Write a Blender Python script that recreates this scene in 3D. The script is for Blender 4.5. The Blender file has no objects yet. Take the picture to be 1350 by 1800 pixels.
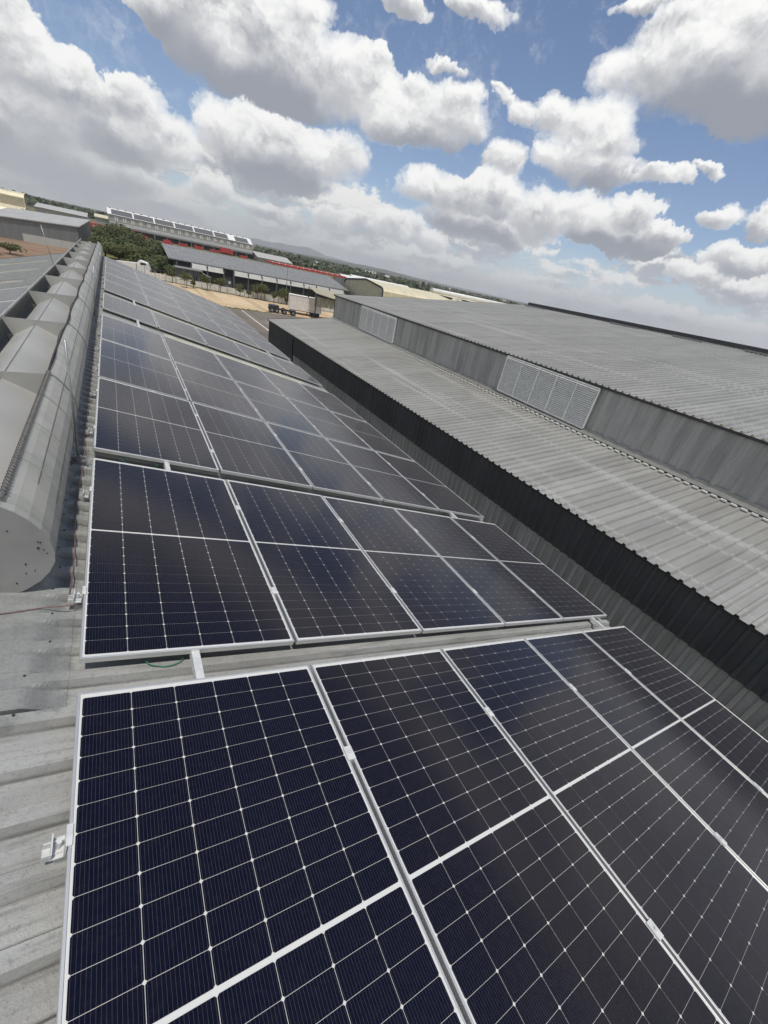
import bpy, math, random
import numpy as np
from mathutils import Vector, Matrix
R=math.radians
random.seed(7); rng=np.random.default_rng(7)
S=bpy.context.scene; COL=S.collection

# ------------------------------------------------------------------ camera
cam=bpy.data.cameras.new('camera'); co=bpy.data.objects.new('camera',cam); COL.objects.link(co)
rx=(0.85877176,-0.47765001,0.18536863); ry=(-0.10715682,-0.52123393,-0.84665967); rz=(0.50102742,0.70722391,-0.49880444)
m=Matrix(((rx[0],-ry[0],-rz[0],0.34423),(rx[1],-ry[1],-rz[1],0.78159),(rx[2],-ry[2],-rz[2],1.81878),(0,0,0,1)))
co.matrix_world=m
cam.sensor_fit='VERTICAL'; cam.sensor_height=36; cam.sensor_width=27; cam.lens=716.1/1800*36
cam.clip_start=0.05; cam.clip_end=30000
S.camera=co

# ------------------------------------------------------------------ sun + exposure
SUN_DIR=Vector((-0.055,-0.25,0.97)).normalized()      # towards the sun
sl=bpy.data.lights.new('sun','SUN'); so=bpy.data.objects.new('sun',sl); COL.objects.link(so)
sl.energy=3.0; sl.angle=R(3.0); sl.color=(1,0.94,0.84)
so.rotation_euler=SUN_DIR.to_track_quat('Z','Y').to_euler()
S.view_settings.view_transform='Standard'; S.view_settings.look='None'; S.view_settings.gamma=1
S.view_settings.exposure=0.05

# ------------------------------------------------------------------ sky
def world():
    w=bpy.data.worlds.new('World'); S.world=w; w.use_nodes=True
    nt=w.node_tree; N=nt.nodes; L=nt.links; N.clear()
    out=N.new('ShaderNodeOutputWorld'); bg=N.new('ShaderNodeBackground'); L.new(bg.outputs[0],out.inputs[0])
    def put(s,v):
        if hasattr(v,'links') or isinstance(v,bpy.types.NodeSocket): L.new(v,s)
        else: s.default_value=v
    def mt(op,a,b=None,c=None,clamp=False):
        n=N.new('ShaderNodeMath'); n.operation=op; n.use_clamp=clamp
        put(n.inputs[0],a)
        if b is not None: put(n.inputs[1],b)
        if c is not None: put(n.inputs[2],c)
        return n.outputs[0]
    def vm(op,a,b=None,c=None,o=0):
        n=N.new('ShaderNodeVectorMath'); n.operation=op
        put(n.inputs[0],a)
        if b is not None: put(n.inputs[1],b)
        if c is not None: put(n.inputs[2],c)
        return n.outputs[o]
    def comb(a,b,c):
        n=N.new('ShaderNodeCombineXYZ'); put(n.inputs[0],a);put(n.inputs[1],b);put(n.inputs[2],c); return n.outputs[0]
    def sep(v):
        n=N.new('ShaderNodeSeparateXYZ'); L.new(v,n.inputs[0]); return n.outputs
    def noise(v,sc,det=4,rough=.55,col=False):
        n=N.new('ShaderNodeTexNoise'); L.new(v,n.inputs['Vector']); n.inputs['Scale'].default_value=sc
        n.inputs['Detail'].default_value=det; n.inputs['Roughness'].default_value=rough
        return n.outputs[1 if col else 0]
    def vor(v,sc,det=3.5):
        n=N.new('ShaderNodeTexVoronoi'); n.feature='F1'; L.new(v,n.inputs['Vector']); n.inputs['Scale'].default_value=sc
        n.inputs['Detail'].default_value=det; n.inputs['Roughness'].default_value=.62; n.normalize=True
        return n.outputs['Distance']
    def sstep(x,a,b):
        n=N.new('ShaderNodeMapRange'); n.interpolation_type='SMOOTHSTEP'; put(n.inputs[0],x)
        n.inputs[1].default_value=a; n.inputs[2].default_value=b; n.inputs[3].default_value=0; n.inputs[4].default_value=1
        return n.outputs[0]
    def mix(f,a,b):
        n=N.new('ShaderNodeMix'); n.data_type='RGBA'; put(n.inputs[0],f)
        put(n.inputs[6],a if not isinstance(a,tuple) else (*a,1)); put(n.inputs[7],b if not isinstance(b,tuple) else (*b,1))
        return n.outputs[2]
    sky=N.new('ShaderNodeTexSky'); sky.sky_type='NISHITA'; sky.sun_disc=False
    sky.sun_elevation=math.asin(SUN_DIR.z); sky.sun_rotation=math.atan2(SUN_DIR.x,SUN_DIR.y)
    sky.air_density=1.0; sky.dust_density=0.6; sky.ozone_density=1.2; sky.altitude=1400
    skyc=vm('MULTIPLY',sky.outputs[0],(0.108,0.108,0.112))
    tc=N.new('ShaderNodeTexCoord'); d=tc.outputs['Generated']
    dx,dy,dz=sep(d)[0],sep(d)[1],sep(d)[2]
    th=mt('ARCTAN2',dx,dy); ph=mt('ARCSINE',dz)
    # isotropic-ish cloud coordinates: azimuth, elevation stretched
    W1=noise(d,7,5,.6,True)
    W1c=vm('SUBTRACT',W1,(0.5,0.5,0.5))
    W2=noise(d,22,6,.68,True); W2c=vm('SUBTRACT',W2,(0.5,0.5,0.5))
    warp=vm('ADD',vm('MULTIPLY',W1c,(0.13,0.075,0)),vm('MULTIPLY',W2c,(0.060,0.036,0)))
    P=vm('ADD',comb(th,ph,0.0),warp)
    px,py=sep(P)[0],sep(P)[1]
    PX=comb(px,px,px); PY=comb(py,py,py)
    # cumulus puffs standing over the plain: azimuth, elevation, half width, half height (radians)
    B=CLOUDS
    B=[tuple(b)+(0,)*(5-len(b)) for b in B]
    while len(B)%3: B=B+[(3.0,-1.0,.01,.01,0)]
    Q=None; Wt=None; Hs=None
    for k in range(0,len(B),3):
        g=B[k:k+3]
        bi=tuple(b[4] for b in g); g=[(b[0],b[1],b[2]*1.22,b[3]*1.22) for b in g]; ax=tuple(1/b[2] for b in g); cx=tuple(-b[0]/b[2] for b in g)
        ay=tuple(1/b[3] for b in g); cy=tuple(-b[1]/b[3] for b in g)
        X=vm('MULTIPLY_ADD',PX,ax,cx); Y=vm('MULTIPLY_ADD',PY,ay,cy)
        r=vm('MULTIPLY_ADD',X,X,vm('MULTIPLY',Y,Y))
        q=vm('MAXIMUM',vm('SUBTRACT',(1,1,1),r),(0,0,0))
        q2=vm('MULTIPLY',q,q)
        Q=q if Q is None else vm('MAXIMUM',Q,q)
        Wt=q2 if Wt is None else vm('ADD',Wt,q2)
        h=vm('MULTIPLY',q2,vm('SUBTRACT',Y,tuple(.62*x for x in bi))); Hs=h if Hs is None else vm('ADD',Hs,h)
    s=sep(Q); qm=mt('MAXIMUM',mt('MAXIMUM',s[0],s[1]),s[2])
    wsum=vm('DOT_PRODUCT',Wt,(1,1,1),o=1); hsum=vm('DOT_PRODUCT',Hs,(1,1,1),o=1)
    hh=mt('DIVIDE',hsum,mt('ADD',wsum,0.02))
    dd=vm('MULTIPLY',d,(1,1,1.5))
    dd=vm('ADD',dd,vm('ADD',vm('MULTIPLY',W2c,(0.05,0.05,0.05)),vm('MULTIPLY',W1c,(0.10,0.10,0.10))))
    v0=vor(dd,13); v1=vor(vm('ADD',dd,(-0.004,-0.004,0.020)),13)
    bill=mt('SUBTRACT',0.5,v0)
    lit=mt('SUBTRACT',v0,v1)      # >0 : dark -> towards the light side
    fb=mt('SUBTRACT',noise(d,11,7,.62),0.5)
    den=mt('ADD',qm,mt('ADD',mt('MULTIPLY',bill,0.75),mt('MULTIPLY',fb,0.9)))
    soft=sstep(noise(d,5.5,3,.5),0.36,0.58)
    sharp=sstep(den,0.24,0.44); fuzzy=sstep(den,0.02,0.85)
    al=mt('MULTIPLY',mt('ADD',mt('MULTIPLY',sharp,mt('SUBTRACT',1.0,soft)),mt('MULTIPLY',fuzzy,soft)),sstep(qm,0.0,0.12))
    core=sstep(den,0.45,1.2)
    top=sstep(hh,-0.62,0.30)
    lum=mt('ADD',mt('MULTIPLY',hh,0.80),mt('MULTIPLY',mt('MULTIPLY',lit,-2.3),mt('ADD',top,0.12)))
    lum=mt('ADD',lum,mt('MULTIPLY',mt('MULTIPLY',bill,0.6),mt('ADD',top,0.15)))
    lum=mt('SUBTRACT',lum,mt('MULTIPLY',core,0.28))
    lum=sstep(mt('ADD',lum,mt('ADD',mt('MULTIPLY',fb,0.85),mt('MULTIPLY',mt('SUBTRACT',soft,.5),.25))),-0.95,0.50)
    cc=mix(lum,(0.31,0.33,0.38),(1.0,1.0,0.98))
    # broken cloud field elsewhere (overhead and towards the horizon), laid out on a flat cloud base
    inv=mt('DIVIDE',1.0,mt('ADD',mt('MAXIMUM',dz,0.0),0.045))
    pa=comb(mt('MULTIPLY',dx,inv),mt('MULTIPLY',dy,inv),mt('MULTIPLY',ph,16.0)); pb=comb(mt('MULTIPLY',th,7.5),mt('MULTIPLY',ph,22.0),3.0)
    lo_=sstep(ph,.30,.24); mx=N.new('ShaderNodeMix'); mx.data_type='VECTOR'; L.new(lo_,mx.inputs[0]); L.new(pa,mx.inputs[4]); L.new(pb,mx.inputs[5])
    pl=vm('ADD',mx.outputs[1],vm('MULTIPLY',W2c,(.7,.7,.7)))
    f1=noise(pl,1.05,7,.58); f2=noise(vm('ADD',pl,(-0.05,0.30,0.22)),1.05,7,.58)
    low=sstep(ph,0.21,0.08); high=mt('MULTIPLY',sstep(ph,0.415,0.45),sstep(ph,0.66,0.52))
    side=mt('MULTIPLY',mt('MAXIMUM',sstep(th,1.25,1.34),sstep(th,-0.25,-0.5)),sstep(ph,0.70,0.52))
    cov=mt('MAXIMUM',mt('MULTIPLY',low,mt('SUBTRACT',1.0,mt('MULTIPLY',sstep(th,.25,.8),.10))),mt('MULTIPLY',mt('MAXIMUM',high,side),1.0))
    wis=mt('MULTIPLY',sstep(noise(vm('ADD',vm('MULTIPLY',d,(1,1,2.2)),W1c),3.2,6,.62),0.52,0.78),0.55)
    thr=mt('SUBTRACT',0.73,mt('MULTIPLY',cov,0.35))
    a2=mt('MULTIPLY',sstep(mt('SUBTRACT',f1,thr),0.0,0.09),sstep(cov,0.0,0.25))
    l2=sstep(mt('ADD',mt('SUBTRACT',f1,f2),mt('MULTIPLY',mt('SUBTRACT',0.55,f1),0.35)),-0.07,0.075)
    c2=mix(l2,(0.42,0.45,0.50),(0.92,0.92,0.89))
    col=mix(wis,skyc,(0.72,0.76,0.82))
    col=mix(a2,col,c2)
    col=mix(al,col,cc)
    # air near the horizon
    air=mt('MULTIPLY',sstep(ph,0.13,-0.02),0.62)
    airc=mix(sstep(th,0.1,1.0),(0.56,0.59,0.59),(0.64,0.69,0.78))
    col=mix(air,col,airc)
    L.new(col,bg.inputs[0]); bg.inputs[1].default_value=1.0
CLOUDS=[(0.138,0.277,0.099,0.049),(0.221,0.282,0.115,0.058),(0.29,0.256,0.094,0.055),(0.182,0.236,0.088,0.04,.9),(0.262,0.226,0.120,0.032,1.3),(0.10,0.262,0.05,0.03,.6),(0.308,0.316,0.045,0.035),(0.401,0.261,0.069,0.041),(0.476,0.244,0.077,0.035),(0.574,0.253,0.074,0.033),(0.52,0.222,0.09,0.018,.8),(0.519,0.276,0.026,0.019),(0.599,0.275,0.036,0.023),(0.417,0.284,0.035,0.02),
(0.181,0.15,0.051,0.035),(0.242,0.149,0.078,0.044),(0.338,0.155,0.094,0.039),(0.406,0.173,0.044,0.035),(0.273,0.118,0.113,0.029,1.2),
(-0.102,0.184,0.05,0.051),(-0.078,0.153,0.057,0.044),(-0.019,0.144,0.059,0.04),(0.054,0.158,0.038,0.031),(0.012,0.106,0.089,0.031,.7),(-0.099,0.079,0.091,0.045,.8),(-0.048,0.052,0.126,0.036,.9),(0.087,0.122,0.051,0.032),
(1.017,0.384,0.097,0.049),(0.965,0.347,0.105,0.043),(0.887,0.338,0.07,0.031),(1.042,0.308,0.086,0.035,1.2),(1.00,0.325,0.11,0.034,1.2),(1.10,0.33,0.10,0.05,1.2),(0.901,0.372,0.059,0.024),
(0.768,0.286,0.044,0.027),(0.836,0.266,0.069,0.045),(0.818,0.227,0.06,0.027),(0.872,0.222,0.053,0.027,.9),(0.714,0.284,0.032,0.018),(0.955,0.223,0.037,0.012),(0.674,0.296,0.02,0.01),
(0.553,0.146,0.046,0.027),(0.621,0.145,0.066,0.032),(0.69,0.16,0.065,0.037),(0.696,0.215,0.044,0.027),(0.667,0.107,0.101,0.02,1.1),
(0.794,0.146,0.066,0.035),(0.863,0.16,0.061,0.034),(0.94,0.166,0.046,0.027),(1.006,0.148,0.039,0.018),(0.932,0.131,0.097,0.02,1.1),
(1.075,0.182,0.036,0.012),(1.14,0.184,0.024,0.019),(0.461,0.359,0.056,0.015),(0.59,0.375,0.055,0.011),(0.835,0.400,0.042,0.010),(0.66,0.305,0.022,0.008),(0.56,0.31,0.028,0.009),(1.02,0.235,0.03,0.007),
(1.148,0.135,0.048,0.022),(1.096,0.104,0.06,0.018),(0.51,0.079,0.069,0.024),(0.43,0.073,0.045,0.017),(0.391,0.07,0.033,0.019),(0.56,0.069,0.081,0.019),(1.176,0.098,0.047,0.013),(0.175,0.074,0.043,0.018),(0.276,0.061,0.063,0.013)]
world()

# ------------------------------------------------------------------ materials
class NM:
    def __init__(s,name):
        s.m=bpy.data.materials.new(name); s.m.use_nodes=True; s.nt=s.m.node_tree; s.N=s.nt.nodes; s.L=s.nt.links
        s.b=s.N['Principled BSDF']; s.tc=s.N.new('ShaderNodeTexCoord')
    def put(s,k,v):
        if isinstance(v,bpy.types.NodeSocket): s.L.new(v,k)
        else:
            if isinstance(v,tuple) and len(v)==3 and k.type=='RGBA': v=(*v,1)
            k.default_value=v
    def map(s,sc,src='Object'):
        n=s.N.new('ShaderNodeMapping'); s.L.new(s.tc.outputs[src],n.inputs[0]); n.inputs['Scale'].default_value=sc; return n.outputs[0]
    def noise(s,v,sc=1,det=5,rough=.6,col=False):
        n=s.N.new('ShaderNodeTexNoise'); s.L.new(v,n.inputs['Vector']); n.inputs['Scale'].default_value=sc
        n.inputs['Detail'].default_value=det; n.inputs['Roughness'].default_value=rough; return n.outputs[1 if col else 0]
    def ramp(s,f,a,b,lo=0.,hi=1.):
        n=s.N.new('ShaderNodeMapRange'); n.interpolation_type='SMOOTHSTEP'; s.put(n.inputs[0],f)
        n.inputs[1].default_value=a; n.inputs[2].default_value=b; n.inputs[3].default_value=lo; n.inputs[4].default_value=hi; return n.outputs[0]
    def mix(s,f,a,b,mode='MIX'):
        n=s.N.new('ShaderNodeMix'); n.data_type='RGBA'; n.blend_type=mode; s.put(n.inputs[0],f); s.put(n.inputs[6],a); s.put(n.inputs[7],b); return n.outputs[2]
    def mt(s,op,a,b=None,c=None):
        n=s.N.new('ShaderNodeMath'); n.operation=op; s.put(n.inputs[0],a)
        if b is not None: s.put(n.inputs[1],b)
        if c is not None: s.put(n.inputs[2],c)
        return n.outputs[0]
    def xyz(s,src='Object'):
        n=s.N.new('ShaderNodeSeparateXYZ'); s.L.new(s.tc.outputs[src],n.inputs[0]); return n.outputs
    def col(s,c): s.put(s.b.inputs['Base Color'],c)
    def set(s,**k):
        for a,v in k.items(): s.put(s.b.inputs[a.replace('_',' ')],v)
    def bump(s,h,st=.3,dist=.01):
        n=s.N.new('ShaderNodeBump'); s.put(n.inputs['Height'],h); n.inputs['Strength'].default_value=st; n.inputs['Distance'].default_value=dist
        s.L.new(n.outputs[0],s.b.inputs['Normal'])
MT={}
def plain(name,c,rough=.6,metal=0.,var=.25,sc=3.,sx=(1,1,1)):
    q=NM(name); n=q.noise(q.map(sx),sc,5,.6)
    dk=tuple(x*(1-var) for x in c); lt=tuple(min(1,x*(1+var*.6)) for x in c)
    q.col(q.mix(q.ramp(n,.3,.7),dk,lt)); q.set(Roughness=rough,Metallic=metal); MT[name]=q.m; return q.m
def metal_sheet(name,c,dirt,along,rough=.5,metal=.35,amt=.6,bump=True,fine=40,rust=None,pitch=None,off=0.):
    """weathered corrugated sheet; along = axis index the ribs run along (dirt streaks follow them)"""
    q=NM(name)
    sc=[2.6,2.6,2.6]; sc[along]=.28
    n1=q.noise(q.map(tuple(sc)),1,6,.65)
    sc2=[14,14,14]; sc2[along]=.7
    n2=q.noise(q.map(tuple(sc2)),1,4,.6)
    n3=q.noise(q.map((1,1,1)),fine,4,.7)
    n4=q.noise(q.map((.35,.35,.35)),1,5,.6)
    c0=q.mix(q.ramp(n1,.35,.72),c,dirt)
    c0=q.mix(q.mt('MULTIPLY',q.ramp(n2,.5,.75),amt*.6),c0,tuple(x*.55 for x in dirt))
    c0=q.mix(q.mt('MULTIPLY',q.ramp(n4,.5,.72),amt*.5),c0,tuple(min(1,x*1.25) for x in c))
    c0=q.mix(q.mt('MULTIPLY',q.ramp(n3,.45,.75),.28),c0,tuple(x*.6 for x in c))
    if pitch:
        f=q.mt('FRACT',q.mt('MULTIPLY',q.mt('SUBTRACT',q.xyz()[1],off),1/pitch))
        g1=q.ramp(q.mt('ABSOLUTE',q.mt('SUBTRACT',f,.58)),.0,.10,1,0); g2=q.ramp(q.mt('ABSOLUTE',q.mt('SUBTRACT',f,.985)),.0,.07,1,0)
        c0=q.mix(q.mt('MULTIPLY',q.mt('MULTIPLY',g1,q.ramp(n2,.25,.6,.35,1)),.45),c0,tuple(x*.45 for x in dirt))  # rib-foot lines: dirt colour deepened, painting in the shade beside each rib
        c0=q.mix(q.mt('MULTIPLY',g2,.35),c0,tuple(x*.5 for x in dirt))
        wn=q.N.new('ShaderNodeTexWhiteNoise'); wn.noise_dimensions='1D'; q.L.new(q.mt('FLOOR',q.mt('MULTIPLY',q.mt('SUBTRACT',q.xyz()[1],off+.14),1/(pitch*3))),wn.inputs['W'])
        c0=q.mix(q.mt('MULTIPLY',wn.outputs[0],.34),c0,tuple(x*.62 for x in dirt))
        nb_=q.noise(q.map((2.6,.10,1)),1,4,.6); c0=q.mix(q.mt('MULTIPLY',q.ramp(nb_,.55,.68),.45),c0,tuple(min(1,x*1.35) for x in c))
    if rust: c0=q.mix(q.mt('MULTIPLY',q.ramp(q.noise(q.map(tuple(sc)),2.3,6,.7),.62,.75),.6),c0,rust)
    q.col(c0); q.set(Metallic=metal,Roughness=q.ramp(n3,.2,.8,rough-.1,rough+.15))
    if bump: q.bump(n3,.25,.004)
    MT[name]=q.m; return q.m

# own roof: weathered galvanised sheet with grey waterproofing paint near the ridge
def own_roof():
    q=NM('weathered_roof'); x,y,z=q.xyz()[0],q.xyz()[1],q.xyz()[2]
    n1=q.noise(q.map((.8,5.5,1)),1,6,.65); n2=q.noise(q.map((2.5,30,1)),1,5,.65); n3=q.noise(q.map((1,1,1)),55,5,.75); n4=q.noise(q.map((1,1,1)),7,6,.65)
    n5=q.noise(q.map((1,1,1)),160,3,.7)
    c=q.mix(q.ramp(n1,.34,.70),(.41,.415,.40),(.30,.30,.285))
    c=q.mix(q.mt('MULTIPLY',q.ramp(n2,.48,.72),.55),c,(.15,.147,.135))
    c=q.mix(q.mt('MULTIPLY',q.ramp(n4,.52,.70),.35),c,(.43,.42,.39))
    c=q.mix(q.mt('MULTIPLY',q.ramp(n3,.5,.72),.45),c,(.13,.125,.115))
    c=q.mix(q.mt('MULTIPLY',q.ramp(n5,.62,.74),.5),c,(.09,.085,.08))
    f=q.mt('FRACT',q.mt('MULTIPLY',q.mt('ADD',y,3.2),1/.205))
    g1=q.ramp(q.mt('ABSOLUTE',q.mt('SUBTRACT',f,.548)),.0,.045,1,0); g2=q.ramp(q.mt('ABSOLUTE',q.mt('SUBTRACT',f,.5)),.46,.5,0,1)
    c=q.mix(q.mt('MULTIPLY',q.mt('MAXIMUM',g1,g2),q.ramp(n2,.3,.6,.25,.75)),c,(.09,.088,.08))  # dirt and painted shade along both feet of each rib
    edge=q.mt('ADD',x,q.mt('MULTIPLY',q.mt('SUBTRACT',q.noise(q.map((4,7,1)),1,7,.75),.5),.42))
    vm_=q.ramp(q.mt('ADD',y,q.mt('MULTIPLY',q.mt('SUBTRACT',n4,.5),.5)),2.15,2.45,-.24,.0); msk=q.ramp(q.mt('SUBTRACT',edge,vm_),-.10,-.03,1,0)
    pc=q.mix(q.ramp(n4,.3,.7),(.29,.30,.285),(.20,.21,.205))
    pc=q.mix(q.mt('MULTIPLY',q.ramp(n3,.45,.7),.4),pc,(.11,.115,.11))
    c=q.mix(q.mt('MULTIPLY',msk,.85),c,pc)
    q.col(c); q.set(Metallic=.15,Roughness=.6)
    h=q.mt('ADD',q.mt('MULTIPLY',n3,.5),q.mt('ADD',q.mt('MULTIPLY',n4,1.2),q.mt('MULTIPLY',n5,.4)))
    q.bump(h,.6,.006); MT['weathered_roof']=q.m
own_roof()
def vent_metal():
    q=NM('ventilator_metal'); 
    n1=q.noise(q.map((1,1.1,1)),2.2,6,.65); n2=q.noise(q.map((2.5,.35,2.5)),3,6,.65); n3=q.noise(q.map((1,1,1)),130,3,.7); n4=q.noise(q.map((.6,9,.6)),1,5,.65)
    c=q.mix(q.ramp(n1,.3,.7),(.50,.495,.45),(.40,.40,.365))
    c=q.mix(q.mt('MULTIPLY',q.ramp(n4,.5,.72),.5),c,(.20,.205,.175))
    c=q.mix(q.mt('MULTIPLY',q.ramp(n2,.52,.72),.45),c,(.42,.42,.40))
    c=q.mix(q.mt('MULTIPLY',q.ramp(n3,.5,.75),.35),c,(.15,.15,.14))
    q.col(c); q.set(Metallic=.35,Roughness=.5); q.bump(n3,.15,.003); MT['ventilator_metal']=q.m
vent_metal()
plain('seam_grey',(.20,.20,.19),.5,.2,.15,4)
plain('hood_metal',(.47,.465,.435),.5,.25,.10,1.3)
plain('cap_metal',(.36,.36,.345),.5,.3,.12,3)
plain('throat_shade',(.16,.16,.15),.8,0,.3,4)
plain('frame_alu',(.74,.74,.725),.42,.75,.05,8)
plain('rail_alu',(.64,.65,.64),.4,.1,.15,20)
plain('galvanised_rod',(.35,.36,.36),.4,.7,.15,20)
def cellmat():
    q=NM('solar_cell'); x=q.xyz()[0]; y=q.xyz()[1]
    # silver busbars, 10 per cell, running along the panel
    f=q.mt('FRACT',q.mt('MULTIPLY',q.mt('ADD',x,-.0170),1/.01222))
    bar=q.mt('LESS_THAN',q.mt('ABSOLUTE',q.mt('SUBTRACT',f,.5)),.032)
    yy=q.mt('FRACT',q.mt('MULTIPLY',y,1/.0922))
    oi=q.N.new('ShaderNodeObjectInfo')
    n=q.noise(q.map((1,1,1)),2.1,3,.5)
    base=q.mix(q.ramp(n,.3,.7),(.0018,.0029,.0125),(.0025,.0038,.0150))
    base=q.mix(q.mt('MULTIPLY',oi.outputs['Random'],.35),base,(.0048,.0040,.0078))
    # thin uneven dust film
    dn=q.noise(q.map((1,1,1)),38,6,.72); dn2=q.noise(q.map((1,1,1)),420,2,.6)
    c=q.mix(q.mt('MULTIPLY',bar,.42),base,(.17,.15,.13))
    c=q.mix(q.mt('MULTIPLY',q.ramp(dn,.4,.8),.012),c,(.5,.47,.42))
    c=q.mix(q.mt('MULTIPLY',q.ramp(dn2,.74,.80),.05),c,(.6,.58,.52))
    q.col(c); q.set(IOR=1.41,Sheen_Weight=.34,Sheen_Roughness=.27,Sheen_Tint=(.88,.76,.66,1),Specular_Tint=(1.,.88,.81,1))
    q.put(q.b.inputs['Roughness'],q.ramp(dn,.2,.8,.11,.17)); MT['solar_cell']=q.m
cellmat()
def backsheet():
    q=NM('white_backsheet'); q.col((.66,.66,.63)); q.set(Roughness=.5,Coat_Weight=1.,Coat_IOR=1.45,Coat_Roughness=.14); MT['white_backsheet']=q.m
backsheet()
metal_sheet('neighbour_roof',(.40,.40,.375),(.32,.315,.295),0,.48,.2,.45,False,25,None,.235,-7.0)
metal_sheet('upper_roof',(.37,.37,.35),(.30,.30,.285),0,.5,.2,.4,False,12,None,.235,-7.0)
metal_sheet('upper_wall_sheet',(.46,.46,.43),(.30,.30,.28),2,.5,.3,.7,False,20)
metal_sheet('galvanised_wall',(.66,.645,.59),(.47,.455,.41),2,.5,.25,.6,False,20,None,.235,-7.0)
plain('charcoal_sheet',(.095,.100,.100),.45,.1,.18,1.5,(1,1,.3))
plain('trim_grey',(.27,.27,.255),.5,.3,.2,5)
plain('dark_trim',(.05,.052,.055),.6,0,.2,3)
plain('white_louvre',(.88,.88,.84),.5,.1,.1,6)
plain('closure_white',(.9,.9,.86),.5,0,.1,9)
plain('skylight_sheet',(.62,.60,.44),.4,0,.25,2.2)
plain('dusty_sheet',(.38,.36,.31),.6,0,.25,1.2)
plain('rubber_dark',(.03,.028,.026),.7,0,.3,30)
plain('coil_steel',(.19,.185,.175),.55,.4,.3,40)
plain('red_cable',(.20,.12,.11),.6,0,.2,20); plain('green_cable',(.03,.22,.13),.5,0,.1,20)
# far things
metal_sheet('far_roof',(.30,.305,.30),(.22,.22,.215),1,.5,.25,.5,False,6)
plain('window_pale',(.74,.73,.64),.4,0,.05,1)
plain('far_grey_wall',(.37,.375,.35),.6,.1,.12,.6); plain('far_light_wall',(.42,.42,.40),.6,.1,.12,.5)
plain('shed_wall',(.20,.21,.21),.6,.1,.12,.7,(6,1,.3)); plain('shed_light_wall',(.50,.51,.48),.6,.1,.1,.7,(6,1,.3))
plain('bay_dark',(.04,.045,.05),.6,0,.3,1); plain('office_wall',(.10,.105,.11),.7,0,.15,1); plain('canopy_band',(.46,.455,.43),.6,.1,.12,.7)
plain('cream_roof',(.68,.62,.44),.5,.1,.12,.3,(3,.4,1)); plain('cream_wall',(.52,.48,.34),.6,0,.1,.7); plain('white_paint',(.78,.78,.75),.5,0,.08,.8)
plain('tan_sheet',(.40,.36,.26),.6,0,.15,1.2); plain('red_paint',(.46,.045,.04),.45,0,.15,2); plain('trailer_white',(.80,.76,.69),.5,0,.10,1.4)
plain('fence_concrete',(.84,.78,.70),.8,0,.18,2.5); plain('solar_dark',(.11,.11,.115),.6,0,.1,2); plain('glass_dark',(.02,.025,.03),.15,0,.1,2)
plain('bark',(.10,.075,.05),.85,0,.3,9); plain('shade_net',(.03,.032,.035),.8,0,.2,2); plain('tank_grey',(.13,.13,.12),.6,0,.2,2)
plain('roof_panels',(.20,.20,.205),.3,0,.1,2)
def leafmat(name,a,b,c):
    q=NM(name); n=q.noise(q.map((1,1,1)),.55,4,.6); n2=q.noise(q.map((1,1,1)),2.5,3,.6)
    k=q.mix(q.ramp(n,.35,.65),a,b); k=q.mix(q.ramp(n2,.45,.75,0,.7),k,c)
    q.col(k); q.set(Roughness=.7,Specular_IOR_Level=.25); MT[name]=q.m
leafmat('foliage_dark',(.065,.088,.038),(.095,.12,.05),(.15,.165,.07))
leafmat('foliage_olive',(.085,.105,.040),(.12,.135,.055),(.18,.175,.075))
leafmat('foliage_young',(.09,.11,.04),(.13,.14,.05),(.20,.18,.08))
leafmat('foliage_far',(.075,.092,.055),(.10,.12,.07),(.14,.155,.09))
def groundmat(name,a,b,c,s1=.02,s2=.3,rough=.9,tracks=False):
    q=NM(name); n=q.noise(q.map((1,1,1)),s1,6,.65); n2=q.noise(q.map((1,1,1)),s2,6,.7)
    k=q.mix(q.ramp(n,.4,.6),a,b); k=q.mix(q.ramp(n2,.45,.7,0,.75),k,c); 
    if tracks:
        tn=q.noise(q.map((.9,.035,1)),1,4,.5); k=q.mix(q.mt('MULTIPLY',q.ramp(tn,.54,.60),.45),k,tuple(x*.7 for x in c))
        tn=q.noise(q.map((.05,1.1,1)),1,4,.5); k=q.mix(q.mt('MULTIPLY',q.ramp(tn,.56,.62),.35),k,tuple(x*.75 for x in c))
    q.col(k); q.set(Roughness=rough,Specular_IOR_Level=.15); MT[name]=q.m
groundmat('dry_ground',(.16,.14,.075),(.10,.105,.045),(.24,.19,.11),.012,.12)
groundmat('yard_sand',(.56,.42,.26),(.62,.49,.32),(.46,.34,.21),.06,.4,.9,True)
groundmat('asphalt',(.19,.165,.14),(.23,.20,.165),(.15,.135,.12),.05,.6,.9,True)
groundmat('red_soil',(.25,.16,.105),(.29,.20,.14),(.15,.12,.085),.10,.5)
groundmat('verge_grass',(.15,.15,.055),(.20,.18,.07),(.09,.105,.035),.07,.5)
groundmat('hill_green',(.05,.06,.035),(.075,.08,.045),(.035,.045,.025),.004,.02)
groundmat('mountain_haze_blue',(.09,.105,.12),(.11,.12,.125),(.08,.09,.105),.001,.005)  # blue tint paints distance haze into the slopes

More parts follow.
